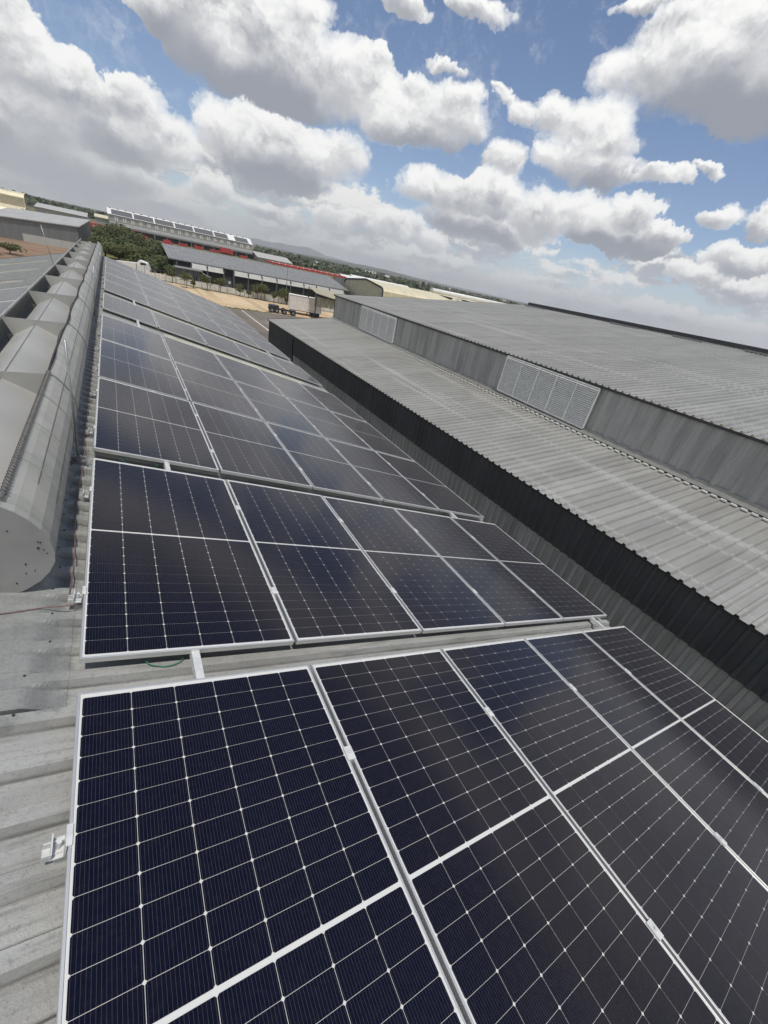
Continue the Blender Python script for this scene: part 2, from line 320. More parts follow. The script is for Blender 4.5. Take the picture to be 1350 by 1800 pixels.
# ------------------------------------------------------------------ helpers
class MB:
    def __init__(s): s.v=[]; s.f=[]; s.mi=[]; s.cur=0
    def add(s,vs,fs):
        o=len(s.v); s.v+= [tuple(p) for p in vs]; s.f+=[tuple(i+o for i in f) for f in fs]; s.mi+=[s.cur]*len(fs); return s
    def box(s,x0,x1,y0,y1,z0,z1,M=None):
        vs=[(x,y,z) for z in (z0,z1) for y in (y0,y1) for x in (x0,x1)]
        if M is not None: vs=[M@Vector(p) for p in vs]
        return s.add(vs,[(0,2,3,1),(4,5,7,6),(0,1,5,4),(2,6,7,3),(0,4,6,2),(1,3,7,5)])
    def quad(s,a,b,c,d): return s.add([a,b,c,d],[(0,1,2,3)])
    def prism(s,poly,f0,f1):
        """poly: list of 2-D points; f0,f1 map a 2-D point to 3-D for both ends"""
        n=len(poly); vs=[f0(p) for p in poly]+[f1(p) for p in poly]
        fs=[tuple(range(n))[::-1],tuple(range(n,2*n))]+[(i,(i+1)%n,n+(i+1)%n,n+i) for i in range(n)]
        return s.add(vs,fs)
    def tube(s,pts,r,n=8,cap=True):
        pts=[Vector(p) for p in pts]; rs=r if isinstance(r,(list,tuple)) else [r]*len(pts); vs=[];fs=[]
        for i,p in enumerate(pts):
            t=(pts[min(i+1,len(pts)-1)]-pts[max(i-1,0)]).normalized()
            a=t.orthogonal() if abs(t.z)>.9 else t.cross(Vector((0,0,1))); a.normalize(); b=t.cross(a)
            vs+=[p+(a*math.cos(2*math.pi*k/n)+b*math.sin(2*math.pi*k/n))*rs[i] for k in range(n)]
        for i in range(len(pts)-1):
            fs+=[(i*n+k,i*n+(k+1)%n,(i+1)*n+(k+1)%n,(i+1)*n+k) for k in range(n)]
        if cap: fs+=[tuple(range(n))[::-1],tuple(range((len(pts)-1)*n,len(pts)*n))]
        return s.add(vs,fs)
    def build(s,name,mats,parent=None,smooth=False,loc=None):
        me=bpy.data.meshes.new(name); me.from_pydata(s.v,[],s.f)
        for m_ in (mats if isinstance(mats,(list,tuple)) else [mats]): me.materials.append(MT[m_] if isinstance(m_,str) else m_)
        me.polygons.foreach_set('material_index',s.mi)
        if smooth: me.polygons.foreach_set('use_smooth',[True]*len(s.f))
        me.update(); o=bpy.data.objects.new(name,me); COL.objects.link(o)
        if parent: o.parent=parent
        if loc: o.location=loc
        return o
def tag(o,label=None,cat=None,group=None,kind=None):
    if label: o['label']=label
    if cat: o['category']=cat
    if group: o['group']=group
    if kind: o['kind']=kind
    return o
def thing(name,label,cat,loc=(0,0,0),rot=(0,0,0),group=None):
    o=bpy.data.objects.new(name,None); COL.objects.link(o); o.location=loc; o.rotation_euler=rot; o.empty_display_size=.2
    return tag(o,label,cat,group)
def struct(o): o['kind']='structure'; return o
def dup(o,parent=None):
    c=o.copy(); COL.objects.link(c); c.parent=parent
    for ch in list(o.children): dup(ch,c)
    return c
# roof frame of the near building: u down the slope, v along the ridge, n off the sheet
PITCH=R(15.3); CA,SA=math.cos(PITCH),math.sin(PITCH)
def rp(u,v,n): return Vector((CA*u+SA*n,v,-SA*u+CA*n))
XR=-.60                                     # the ridge line
def lp(u,v,n):                               # the other slope, mirrored about the ridge
    p=rp(u,v,n); return Vector((2*XR-p.x,p.y,p.z))
RN=-.172; RIB=.042; PIT=.205
V0,V1=-3.2,28.7
# ------------------------------------------------------------------ near building
def ribbed(fn,u0,u1,v0,v1,n0,rib,pitch,top=.055,slope=.018,end_u=None,flat=None):
    """open ribbed sheet, ribs along u. fn maps (u,v,n)."""
    mb=MB(); us=[u0,u1] if end_u is None else end_u
    prof=[]; v=v0
    while v<v1:
        for a,h in ((0,0),(pitch-top-2*slope,0),(pitch-top-slope,1),(pitch-slope,1)): prof.append((min(v+a,v1),h))
        v+=pitch
    prof.append((v1,0)); n=len(prof)
    vs=[fn(u,p[0],n0+rib*(p[1] if flat is None else flat(u,p[1]))) for u in us for p in prof]
    fs=[(j*n+i,(j+1)*n+i,(j+1)*n+i+1,j*n+i+1) for j in range(len(us)-1) for i in range(n-1)]
    return mb.add(vs,fs)
ub=XR/CA-0.02
wh=thing('warehouse','grey warehouse under the camera whose ribbed roof carries the solar panels','building',(0,0,0))
UE=5.88
roof=ribbed(rp,-.60,UE,V0,V1,RN,RIB,PIT).build('roof',['weathered_roof'],wh)
ribbed(lp,-.60,UE,V0,V1,RN,RIB,PIT).build('roof',['weathered_roof'],wh)
# ridge flashing dressed down over the ribs
def flatten(u,h):
    t=min(1,max(0,(u+.42)/.09)); return 1*(1-t)+h*t
def flatten2(u,h):
    t=min(1,max(0,(u+.20)/.13)); t=t*t*(3-2*t); return 1*(1-t)+h*t
VM=V0+PIT*27
ribbed(rp,0,0,V0,VM,RN+.004,RIB,PIT,.07,.022,[-.72,-.60,-.5,-.42,-.39,-.36,-.33,-.28],flatten).build('ridge_flashing',['weathered_roof'],roof)
fl=ribbed(rp,0,0,VM,V1,RN+.004,RIB,PIT,.056,.018,[-.72,-.60,-.5,-.4,-.30,-.20,-.18,-.16,-.14,-.12,-.10,-.085,-.07,-.028],flatten2)
def lpf(u,v,n): return lp(u,v,n)
fl.add([rp(-.72,VM+.001,RN-.01),rp(-.085,VM+.001,RN-.01),rp(-.085,VM+.001,RN+.008),rp(-.14,VM+.001,RN+.03),rp(-.20,VM+.001,RN+.044),rp(-.72,VM+.001,RN+.044)],[(0,1,2,3,4,5)])
fo=fl.build('ridge_flashing',['weathered_roof'],roof)
ribbed(lp,0,0,V0,V1,RN+.004,RIB,PIT,.07,.022,[-.70,-.5,-.42,-.37,-.33,-.28],flatten).build('ridge_flashing',['weathered_roof'],roof)
# lap flashing ledge with a torn edge near the viewer, screws
for k in range(26,46):
    for u in ((-.12,) if k>27 else (-.2,-.33)):
        c=rp(u+random.uniform(-.02,.02),V0+PIT*(k+.86),RN+RIB+.004); MB().tube([c,c+Vector((0,0,.004))],.0055,6).build('roof_screw',['rubber_dark'],roof)
# skylights between the array blocks
for (a,b,u0,u1) in ((12.08,12.66,1.25,5.0),(15.28,15.90,1.0,4.9)):
    m2=ribbed(rp,u0,u1,a,b,RN+.006,RIB,PIT); m2.build('skylight',['skylight_sheet'],roof)
for (a,b) in ((17.6,18.3),(21.0,21.6),(24.6,25.3)): ribbed(lp,.9,5.2,a,b,RN+.006,RIB,PIT).build('skylight',['dusty_sheet'],roof)
# walls of the near building
def wallbox(name,x0,x1,y0,y1,z0,z1,mat,par): return MB().box(x0,x1,y0,y1,z0,z1).build(name,mat,par)
ex=rp(UE-.25,0,RN-.02).x; ez=rp(UE-.25,0,RN-.04).z
wallbox('wall',ex-.15,ex,V0+.2,V1-.2,-7.5,ez,'galvanised_wall',wh)
wallbox('wall',2*XR-ex,2*XR-ex+.15,V0+.2,V1-.2,-7.5,ez,'galvanised_wall',wh)
for yy in (V0+.25,V1-.25):
    mb=MB(); zt=rp(-.6,0,RN-.03).z
    mb.prism([(2*XR-ex+.15,-7.5),(ex-.15,-7.5),(ex-.15,ez-.02),(XR,zt-.05),(2*XR-ex+.15,ez-.02)],lambda p:(p[0],yy-.05,p[1]),lambda p:(p[0],yy+.05,p[1]))
    mb.build('gable_wall','galvanised_wall',wh)
# barge trim along the far verge
mb=MB()
for fn in (rp,lp): 
    a=[fn(-.55,V1-.02,RN+.05),fn(UE,V1-.02,RN+.05),fn(UE,V1+.04,RN-.15),fn(-.55,V1+.04,RN-.15)]
    mb.quad(*a)
mb.build('barge_trim','trim_grey',wh)
# eave gutter
mb=MB(); g=rp(UE,0,RN); 
mb.prism([(g.x-.03,g.z-.03),(g.x+.13,g.z-.03),(g.x+.13,g.z-.045),(g.x-.015,g.z-.045)][::1],lambda p:(p[0],V0,p[1]-.08),lambda p:(p[0],V1,p[1]-.08))
mb.build('gutter','trim_grey',wh)

# ------------------------------------------------------------------ solar panels
PW,PL,PG,FH=1.134,2.278,.022,.035
def panel_proto():
    root=thing('solar_panel','x','solar panel')
    f=MB(); lip=.009
    # aluminium frame: outer walls and top lip, lip proud of the laminate
    for (x0,x1,y0,y1) in ((0,lip,0,PL),(PW-lip,PW,0,PL),(lip,PW-lip,0,lip),(lip,PW-lip,PL-lip,PL)):
        f.box(x0,x1,y0,y1,-FH,0)
    fo=f.build('frame',['frame_alu'],root)
    bev=fo.modifiers.new('bevel','BEVEL'); bev.width=.0012; bev.segments=1; bev.limit_method='ANGLE'
    g=MB(); z=-.003
    g.box(lip-.001,PW-lip+.001,lip-.001,PL-lip+.001,z-.005,z-.0012)
    g.cur=1
    pitch=.1833; cw=.1815; rh=.0908; rp_=.0922; ch=.0058
    x0=(PW-6*pitch)/2+(pitch-cw)/2
    ys=[]; half=12*rp_; m_=(PL-2*half-.0155)/2
    for k in range(12): ys.append(m_+k*rp_)
    for k in range(12): ys.append(m_+half+.0155+k*rp_)
    for j,y in enumerate(ys):
        for i in range(6):
            x=x0+i*pitch; X=x+cw; Y=y+rh; c=ch; d=.0035
            P_=[(x+c,y),(X-c,y),(X,y+c),(X,Y-c),(X-c,Y),(x+c,Y),(x,Y-c),(x,y+c)]
            g.add([(a,b,z) for a,b in P_],[tuple(range(8))])
    g.build('glass_laminate',['white_backsheet','solar_cell'],root)
    b=MB(); b.box(PW/2-.05,PW/2+.05,PL/2-.03,PL/2+.03,-.028,-.009); b.build('junction_box',['rubber_dark'],root)
    return root
proto=panel_proto()
def clamp_mesh():
    c=MB(); c.box(-.012,PG+.012,-.035,.035,.0005,.0055); c.box(.004,PG-.004,-.035,.035,-.06,.0005)
    c.tube([(PG/2,0,.0055),(PG/2,0,.013)],.0075,6)
    return c.build('mid_clamp',['rail_alu'])
midc=clamp_mesh()
def end_mesh():
    c=MB()
    # short rail stub on the rib with an open channel, and the hooked end clamp
    c.box(-.066,.02,-.021,-.017,-.085,-.050); c.box(-.066,.02,.017,.021,-.085,-.050); c.box(-.066,.02,-.017,.017,-.085,-.080)
    c.box(-.045,-.003,-.034,.034,-.062,-.057); c.box(-.008,-.003,-.034,.034,-.057,.001); c.box(-.008,.010,-.034,.034,.001,.0055)
    c.box(-.045,-.041,-.034,.034,-.057,-.025); c.tube([(-.024,0,-.057),(-.024,0,-.020)],.008,6)
    c.box(-.030,.03,-.02,.02,-.14,-.086)
    return c.build('end_clamp',['rail_alu'])
endc=end_mesh()
ORD=['first','second','third','fourth','fifth','sixth','seventh','eighth','ninth','tenth','eleventh']
CN=['first column beside the ventilator','second column from the ventilator','middle column','fourth column, next to the eave column','outermost column along the eave']
ROWS=[(0,0),(2.505,-.035),(5.04,-.055),(7.385,-.058),(9.73,-.062),(12.86,-.05),(16.05,-.05),(18.35,-.05),(20.65,-.05),(22.95,-.05),(25.25,-.05)]
RNM=['nearest row','second row','third row','fourth row','fifth row','lone sixth row','seventh row','eighth row','ninth row','tenth row','last far row']
first=True; made=[]
for r,(v,n) in enumerate(ROWS):
    for c in range(5):
        o=proto if first else dup(proto); first=False
        o.location=rp(c*(PW+PG)+random.uniform(-.002,.002),v,n+random.uniform(-.002,.002)); o.rotation_euler=(R(random.uniform(-.08,.08)),PITCH+R(random.uniform(-.08,.08)),0)
        tag(o,'dark solar panel, %s, %s'%(RNM[r],CN[c]),'solar panel','solar panels on the near roof slope')
        made.append((o,c))
for o,c in made:
    if True:
        for yy in (.50,1.70):
            if c<4:
                k=midc.copy(); COL.objects.link(k); k.parent=o; k.location=(PW,yy,0)
            if c==0:
                k=endc.copy(); COL.objects.link(k); k.parent=o; k.location=(0,yy,0)
bpy.data.objects.remove(midc); bpy.data.objects.remove(endc)
# far slope: simple larger-scale view of the same panels (only a sliver shows)
for r,v in enumerate((8.5,10.8,13.1)):
    for c in range(3):
        o=dup(proto); w=.28+c*(PW+PG)
        p=lp(w+PW,v,-.05); o.location=p; o.rotation_euler=(0,-PITCH,0)
        tag(o,'solar panel on the slope behind the ventilator, %s row, %s column'%(ORD[r],ORD[c]),'solar panel','solar panels on the far roof slope')
        for ch in list(o.children):
            if ch.name.startswith(('mid_clamp','end_clamp')): bpy.data.objects.remove(ch)
# mounting rails seen in the gaps between the panel rows
def rail(u,va,vb,n,label):
    m_=MB(); w=.021
    T=Matrix.Translation(rp(u,0,0))@Matrix.Rotation(PITCH,4,'Y')
    m_.box(-w,w,va,vb,n-.022,n-.019,T); m_.box(-w,-w+.003,va,vb,n-.019,n+.02,T); m_.box(w-.003,w,va,vb,n-.019,n+.02,T); m_.box(-w+.003,w-.003,va,vb,n+.017,n+.02,T)
    tag(m_.build('mounting_rail',['rail_alu']),label,'rail','rails bridging the gaps between panel rows')
rail(.53,2.13,2.72,-.070,'short silver rail bridging the gap between the nearest and second panel rows')
rail(.62,4.62,5.3,-.098,'short silver rail bridging the dark gap between the second and third panel rows')
rail(.66,7.1,7.6,-.096,'small silver rail end between the third and fourth panel rows')
rail(.70,11.75,13.0,-.095,'silver rail crossing the bare roof strip before the lone sixth panel row')
rail(.74,14.95,16.2,-.095,'silver rail crossing the bare roof strip beyond the lone sixth panel row')
rail(5.35,2.13,2.72,-.070,'silver rail by the eave between the nearest and second panel rows')
rail(4.9,4.62,5.3,-.098,'silver rail near the eave between the second and third panel rows')
rail(4.85,14.95,16.2,-.095,'dark rail end near the eave beyond the lone sixth panel row')
# cables
def cable(name,pts,r,mat,label):
    P_=[]
    for i in range(len(pts)-1):
        p0=Vector(pts[max(i-1,0)]);p1=Vector(pts[i]);p2=Vector(pts[i+1]);p3=Vector(pts[min(i+2,len(pts)-1)])
        for k in range(6):
            t=k/6; P_.append(.5*((2*p1)+(-p0+p2)*t+(2*p0-5*p1+4*p2-p3)*t*t+(-p0+3*p1-3*p2+p3)*t**3))
    P_.append(Vector(pts[-1])); m_=MB(); m_.tube(P_,r,6); tag(m_.build(name,mat,smooth=True),label,'cable')
cz=RN+RIB+.010
cable('earth_cable',[rp(u,v,cz+dz) for u,v,dz in ((-.62,2.86,.01),(-.45,2.90,.004),(-.30,2.93,.0),(-.16,2.965,.0),(-.06,2.97,.005),(.10,3.0,.01))],.0032,'red_cable','thin reddish cable crossing the ridge flashing below the ventilator end')
cable('earth_cable',[rp(-.065+.012*math.sin(i*1.7),2.98+i*.42,cz+.004*math.sin(i*2.3)) for i in range(26)],.0032,'red_cable','thin reddish cable running along the left edge of the panels')
cable('string_cable',[rp(u,v,n) for u,v,n in ((.26,2.62,-.09),(.30,2.515,-.112),(.36,2.485,-.12),(.42,2.483,-.12),(.48,2.515,-.112),(.50,2.60,-.09))],.0028,'green_cable','green wire looping out under the near edge of the second panel row')
cable('string_cable',[rp(u,v,n) for u,v,n in ((.18,5.15,-.11),(.26,4.97,-.12),(.38,4.92,-.13),(.50,4.95,-.12),(.56,5.1,-.11))],.0028,'green_cable','green wire looping out in the dark gap before the third panel row')

# ------------------------------------------------------------------ ridge ventilator
VS,VE=3.1,28.3
vt=thing('ridge_ventilator','long grey sheet metal ridge ventilator with open top bays along the roof ridge','ventilator',(XR,VS,0))
RP=[(-.272,.500),(-.225,.462),(-.180,.405),(-.142,.335),(-.120,.262),(-.113,.195),(-.122,.130),(-.150,.070),(-.200,.015),(-.260,-.025),(-.300,-.042)]
def vpt(p,y,sgn): return ((p[0]-XR)*sgn,y-VS,p[1])
bays=[VS+2.33*k for k in range(11)]+[VE]
for sgn in (1,-1):
    mb=MB(); n=len(RP)
    ys=[VS+.002,VE]
    vs=[vpt(p,y,sgn) for y in ys for p in RP]
    ins=[(RP[i][0]-.006,RP[i][1]-.002) for i in range(n)]
    vs2=[vpt(p,y,sgn) for y in ys for p in ins]
    mb.add(vs,[(i,i+1,n+i+1,n+i) for i in range(n-1)]); mb.add(vs2,[(i,n+i,n+i+1,i+1) for i in range(n-1)])
    mb.box(*sorted(((RP[0][0]-XR-.012)*sgn,(RP[0][0]-XR+.002)*sgn)),0.002,VE-VS,.478,.502)
    b=mb.build('wind_band',['ventilator_metal'],vt)
    sm=MB(); sk=MB(); k=0; y=VS+.58
    while y<VE-.1:
        off=.004
        pr=[(p[0]+off*(1 if i<9 else .4),p[1]+(.003 if i<4 else 0)) for i,p in enumerate(RP)]
        w=.020 if k%4==3 else .006
        a=[vpt(p,y-w,sgn) for p in pr]+[vpt(p,y+w,sgn) for p in pr]+[vpt(p,y-w,sgn) for p in RP]+[vpt(p,y+w,sgn) for p in RP]
        (sk if k%4==3 else sm).add(a,[(i,i+1,n+i+1,n+i) for i in range(n-1)]+[(i,2*n+i,2*n+i+1,i+1) for i in range(n-1)]+[(n+i,n+i+1,3*n+i+1,3*n+i) for i in range(n-1)])
        y+=.5825; k+=1
    sm.add([vpt((RP[4][0]+.0045,RP[4][1]-.006),VS+.4,sgn),vpt((RP[4][0]+.0045,RP[4][1]-.006),VE-.2,sgn),vpt((RP[4][0]+.0045,RP[4][1]+.006),VE-.2,sgn),vpt((RP[4][0]+.0045,RP[4][1]+.006),VS+.4,sgn)],[(0,1,2,3)])
    sk.add([vpt((RP[2][0]+.0045,RP[2][1]-.004),VS+.4,sgn),vpt((RP[2][0]+.0045,RP[2][1]-.004),VE-.2,sgn),vpt((RP[2][0]+.0045,RP[2][1]+.004),VE-.2,sgn),vpt((RP[2][0]+.0045,RP[2][1]+.004),VS+.4,sgn)],[(0,1,2,3)]); sk.build('band_seams',['seam_grey'],b)
    sm.build('band_seams',['ventilator_metal'],b,smooth=True)
# hood: shallow inverted V with standing ridge
hd=MB(); hp=[(-.375,.300),(-.600,.437),(-.605,.452),(-.610,.437),(-.835,.300)]
a=[vpt(p,VS+.01,1) for p in hp]+[vpt(p,VE,1) for p in hp]+[vpt((p[0],p[1]-.005),VS+.01,1) for p in hp]+[vpt((p[0],p[1]-.005),VE,1) for p in hp]
hd.add(a,[(i,i+1,5+i+1,5+i) for i in range(4)]+[(10+i,15+i,15+i+1,10+i+1) for i in range(4)])
hd.build('hood',['hood_metal'],vt)
for y in bays[1:-1]:
    mb=MB(); poly=[(-.278,.496),(-.922,.496),(-.850,.292),(-.605,.425),(-.350,.292)]
    mb.prism(poly,lambda p:vpt(p,y-.003,1),lambda p:vpt(p,y+.003,1)); mb.build('baffle',['hood_metal'],vt)
    
mb=MB(); mb.box(.245,.250,.01,VE-VS,-.12,.16); mb.box(-.250,-.245,.01,VE-VS,-.12,.16); mb.box(-.24,.24,.01,VE-VS,-.06,-.055)  # throat walls plus a floor sheet, coloured dark to paint the interior shade
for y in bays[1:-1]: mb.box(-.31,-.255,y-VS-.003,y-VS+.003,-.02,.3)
mb.build('throat',['throat_shade'],vt)
cp=[(-.30,-.045),(-.26,-.028),(-.200,.012),(-.150,.068),(-.117,.130),(-.107,.195),(-.114,.263),(-.137,.337),(-.175,.408),(-.222,.465),(-.272,.506)]
poly=cp+[(2*XR-p[0],p[1]) for p in cp[::-1]]
mb=MB(); mb.prism(poly,lambda p:vpt(p,VS-.006,1),lambda p:vpt(p,VS,1))
cap=mb.build('end_cap',['cap_metal'],vt)
mb=MB()
for (x,z,r_) in ((-.155,.27,.004),(-.165,.275,.003),(-.17,.235,.006),(-.15,.22,.003),(-.14,.195,.003),(-.27,.36,.0035),(-.24,.14,.004),(-.21,.09,.003),(-.25,.08,.003),(-.30,.02,.004)):
    c=vpt((x,z),VS-.006,1); mb.tube([c,(c[0],c[1]-.004,c[2])],r_,8)
mb.build('rivets',['rubber_dark'],cap)
# ribbed conduit lying on the band edge, sagging bird wire beyond
mb=MB(); n=0; pts=[]; 
L_=VS+.1; y=L_; k=0; T=[]
while y<5.43:
    a=y*2*math.pi/.035; T.append((-.268-XR+.0155*math.cos(a),y-VS,.515+.0155*math.sin(a))); y+=.0035
mb.tube(T,.0032,4); mb.tube([(-.268-XR,.05,.515),(-.268-XR,2.3,.515)],.011,8)
mb.build('coiled_edging',['coil_steel'],vt)
mb=MB(); T=[]; y=5.43
while y<VE-.2:
    f=((y-3.1)%2.33)/2.33; T.append((-.272-XR-.012*math.sin(f*math.pi)+.0015*math.sin(y*4.1),y-VS,.507)); y+=.12
mb.tube(T,.010,6); T2=[(p[0]+.018*math.sin(i*.37),p[1],p[2]+.004) for i,p in enumerate(T)]; mb.tube(T2,.004,4)
mb.build('edge_wire',['rubber_dark'],vt,smooth=True)
# lightning rods
def rod(base,tip,label,r_=.0085):
    o=thing('lightning_rod',label,'lightning rod',base,group='lightning rods along the ridge')
    b=Vector(base); t=Vector(tip)-b
    MB().tube([(0,0,0.02),t],r_,8).build('rod',['galvanised_rod'],o,smooth=True)
    m_=MB(); m_.box(-.055,.055,-.035,.035,-.012,.006); m_.box(-.02,.02,-.02,.02,.006,.045); 
    for sx in (-.04,.04): m_.tube([(sx,0,.006),(sx,0,.032)],.009,6)
    m_.box(-.03,.045,.012,.03,.012,.03)
    m_.build('base_plate',['galvanised_rod'],o)
rod((-.115,4.84,-.085),(-.051,4.852,.925),'tall thin steel lightning rod nearest the camera beside the ventilator')
rod((-.135,11.95,-.083),(-.035,11.97,.84),'shorter looking lightning rod beside the third panel gap, second from the camera')
rod((-.14,19.9,-.085),(-.06,19.9,.60),'farthest lightning rod on the panel side of the ventilator')
rod((-1.45,20.2,-.11),(-1.60,20.3,1.05),'thin lightning rod behind the ventilator on the far slope')

# ------------------------------------------------------------------ neighbouring building
XN=8.8; YF=30.35; YB=-7.0
zt=lambda y,a,b,ya,yb:a+(b-a)*(y-ya)/(yb-ya)
ze=lambda y:zt(y,-1.99,-2.30,1.5,30.4); XB=13.43
zb=lambda y:zt(y,-1.48,-1.67,3.5,30.4); XU=13.22
zu=lambda y:zt(y,.10,-.16,4.15,30.4); XG=31.6
zg=lambda y:zt(y,1.84,1.62,11.4,30.4)
nb=thing('stepped_shed','long grey shed beside the panels with dark side cladding and a stepped upper roof','building',(0,0,0))
def lin(xa,xb,za,zb_): 
    def fn(u,v,n):      # u in 0..1 across
        x=xa+(xb-xa)*u; z=za(v)+(zb_(v)-za(v))*u; return Vector((x,v,z+n))
    return fn
NP=.235
lower=ribbed(lin(XN-.10,XB,lambda v:ze(v)-.012,zb),0,1,YB,YF+.12,0,.045,NP,.05,.022).build('lower_roof',['neighbour_roof'],nb)
upper=ribbed(lin(XU-.03,XG,lambda v:zu(v)-.01,zg),0,1,YB,YF+.12,0,.045,NP,.05,.022).build('upper_roof',['upper_roof'],nb)
# ribbed walls : ribs vertical; the ribs stand towards -X
def ribwall(x,za,zb_,ya,yb,pitch=NP,rib=.042,top=.05,sl=.025,sgn=-1):
    mb=MB(); prof=[]; v=ya
    while v<yb:
        for a,h in ((0,0),(pitch-top-2*sl,0),(pitch-top-sl,1),(pitch-sl,1)): prof.append((min(v+a,yb),h))
        v+=pitch
    prof.append((yb,0)); n=len(prof)
    vs=[(x+sgn*rib*h,y,z(y)) for z in (za,zb_) for y,h in prof]
    return mb.add(vs,[(i,i+1,n+i+1,n+i) for i in range(n-1)])
fb_=lambda y:zt(y,-3.02,-3.32,.9,25.3)
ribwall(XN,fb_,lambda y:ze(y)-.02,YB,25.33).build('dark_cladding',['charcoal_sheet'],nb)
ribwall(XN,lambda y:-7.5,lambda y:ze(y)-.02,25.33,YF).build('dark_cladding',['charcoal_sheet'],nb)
ribwall(XN+.035,lambda y:-7.5,lambda y:fb_(y)+.1,YB,25.33).build('galvanised_wall',['galvanised_wall'],nb)
mb=MB()
y=YB+.2
while y<25.2: 
    mb.tube([(XN-.001,y,fb_(y)+.05),(XN-.012,y,fb_(y)+.05)],.011,6); y+=NP
mb.build('cladding_bolts',['rubber_dark'],nb)
mb=MB(); mb.quad((XN,YF,-7.5),(XB+.05,YF,-7.5),(XB+.05,YF,zb(YF)-.02),(XN,YF,ze(YF)-.03)); mb.quad((XB,YF+.01,-7.5),(XG,YF+.01,-7.5),(XG,YF+.01,zg(YF)-.03),(XB,YF+.01,zu(YF)-.03))
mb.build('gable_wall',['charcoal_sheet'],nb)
# eave fascias (dark drip edge) and far barge
mb=MB()
mb.prism([(0,0),(1,0)],lambda p:(0,0,0),lambda p:(0,0,0)) if False else None
def strip(x0,x1,zf,dz0,dz1,ya,yb):
    m_=MB(); P_=[(x0,dz0),(x1,dz0),(x1,dz1),(x0,dz1)]
    m_.prism(P_,lambda p:(p[0],ya,zf(ya)+p[1]),lambda p:(p[0],yb,zf(yb)+p[1])); return m_
strip(XN-.075,XN-.032,ze,-.075,-.018,YB,YF+.1).build('eave_trim',['dark_trim'],nb)
strip(XU-.01,XU+.03,zu,-.085,-.018,YB,YF+.1).build('eave_trim',['dark_trim'],nb)
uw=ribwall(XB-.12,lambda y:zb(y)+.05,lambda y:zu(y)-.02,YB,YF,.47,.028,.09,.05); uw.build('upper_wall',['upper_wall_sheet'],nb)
# apron flashing and bright closure strip where the lower roof meets the wall
m_=MB(); P_=[(XB-.44,.040),(XB-.17,.075),(XB-.152,.16),(XB-.149,.16),(XB-.165,.070),(XB-.44,.034)]
m_.prism(P_,lambda p:(p[0],YB,zb(YB)+p[1]),lambda p:(p[0],YF,zb(YF)+p[1])); m_.build('apron_flashing',['trim_grey'],nb)
m_=strip(XB-.462,XB-.45,zb,-.03,-.012,YB,YF-.2); y=YB
while y<YF-.2: m_.box(XB-.50,XB-.452,y+.02,y+NP-.075,zb(y)-.02,zb(y)+.018); y+=NP
m_.build('closure_strip',['closure_white'],nb)
# louvred vents in the upper wall, five leaves each
for (ya,yb) in ((21.65,25.9),(8.72,12.95),(-4.2,0.05)):
    v_=MB(); x=XB-.205; zz0=lambda y:zb(y)+.16; zz1=lambda y:zu(y)-.12
    z0=zz0((ya+yb)/2); z1=zz1((ya+yb)/2); w=(yb-ya)/5
    nl=20
    for i in range(nl):
        z=z0+(z1-z0)*(i+.5)/nl; 
        v_.add([(x-.055,ya,z-.016),(x+.004,ya,z+.016),(x+.004,ya,z+.011),(x-.055,ya,z-.021),(x-.055,yb,z-.016),(x+.004,yb,z+.016),(x+.004,yb,z+.011),(x-.055,yb,z-.021)],[(0,4,5,1),(1,5,6,2),(2,6,7,3),(3,7,4,0),(0,1,2,3),(4,7,6,5)])
    lo=v_.build('louvre',['white_louvre'],nb); MB().box(x+.008,x+.085,ya,yb,z0,z1).build('louvre_backing',['canopy_band'],lo)  # pale grey backing box behind the slats
    fr=MB()
    for i in range(6): y=ya+i*w; fr.box(x-.060,x-.006,y-.012,y+.012,z0,z1)
    fr.box(x-.042,x-.006,ya,yb,z1-.0,z1+.04); fr.box(x-.042,x-.006,ya,yb,z0-.04,z0)
    fr.build('louvre_frame',['white_louvre'],lo)
# dark parapet with its gutter patches along the far ridge
strip(XG,XG+.10,zg,-.1,.30,YB,YF-.3).build('ridge_parapet',['dark_trim'],nb)
for a,b in ((27.4,29.6),(19.0,21.1),(14.6,16.5),(9.6,12.3),(5,7)): MB().box(XG-.75,XG-.15,a,b,zg((a+b)/2)-.03,zg((a+b)/2)+.075).build('ridge_patch',['trim_grey'],upper)
strip(XG-.12,XG,zg,.0,.05,YB,YF-.3).build('ridge_flashing',['trim_grey'],nb)

# ------------------------------------------------------------------ ground
G=-7.5
def sheet(name,pts,z,mat,sub=0):
    m_=MB(); m_.add([(p[0],p[1],z) for p in pts],[tuple(range(len(pts)))]); return struct(m_.build(name,[mat]))
sheet('ground',[(-9000,-9000),(9000,-9000),(9000,9000),(-9000,9000)],G,'dry_ground')
sheet('sand_yard',[(-3,101),(9.3,99),(14,95.5),(24,91.6),(60,84),(60,74.6),(24,75.4),(14,74.4),(-3,74.4)],G+.008,'yard_sand')
sheet('sand_yard',[(-9,180),(-1,176),(1,196),(-8,205)],G+.008,'yard_sand')
sheet('asphalt_road',[(-3,76),(60,76),(60,31),(-3,31)],G+.004,'asphalt')
sheet('earth_bank',[(-60,70),(-5.5,70),(-5.5,138.5),(-60,138.5)],G+.004,'red_soil')
sheet('grass_verge',[(-4,102),(9,101),(9.5,150),(9,220),(-4,260)],G+.004,'verge_grass')
m_=MB(); m_.add([(16.7,74.0,G+.012),(16.84,74.0,G+.012),(16.74,56,G+.012),(16.6,56,G+.012)],[(0,1,2,3)]); struct(m_.build('road_line',['fence_concrete']))
m_=MB()
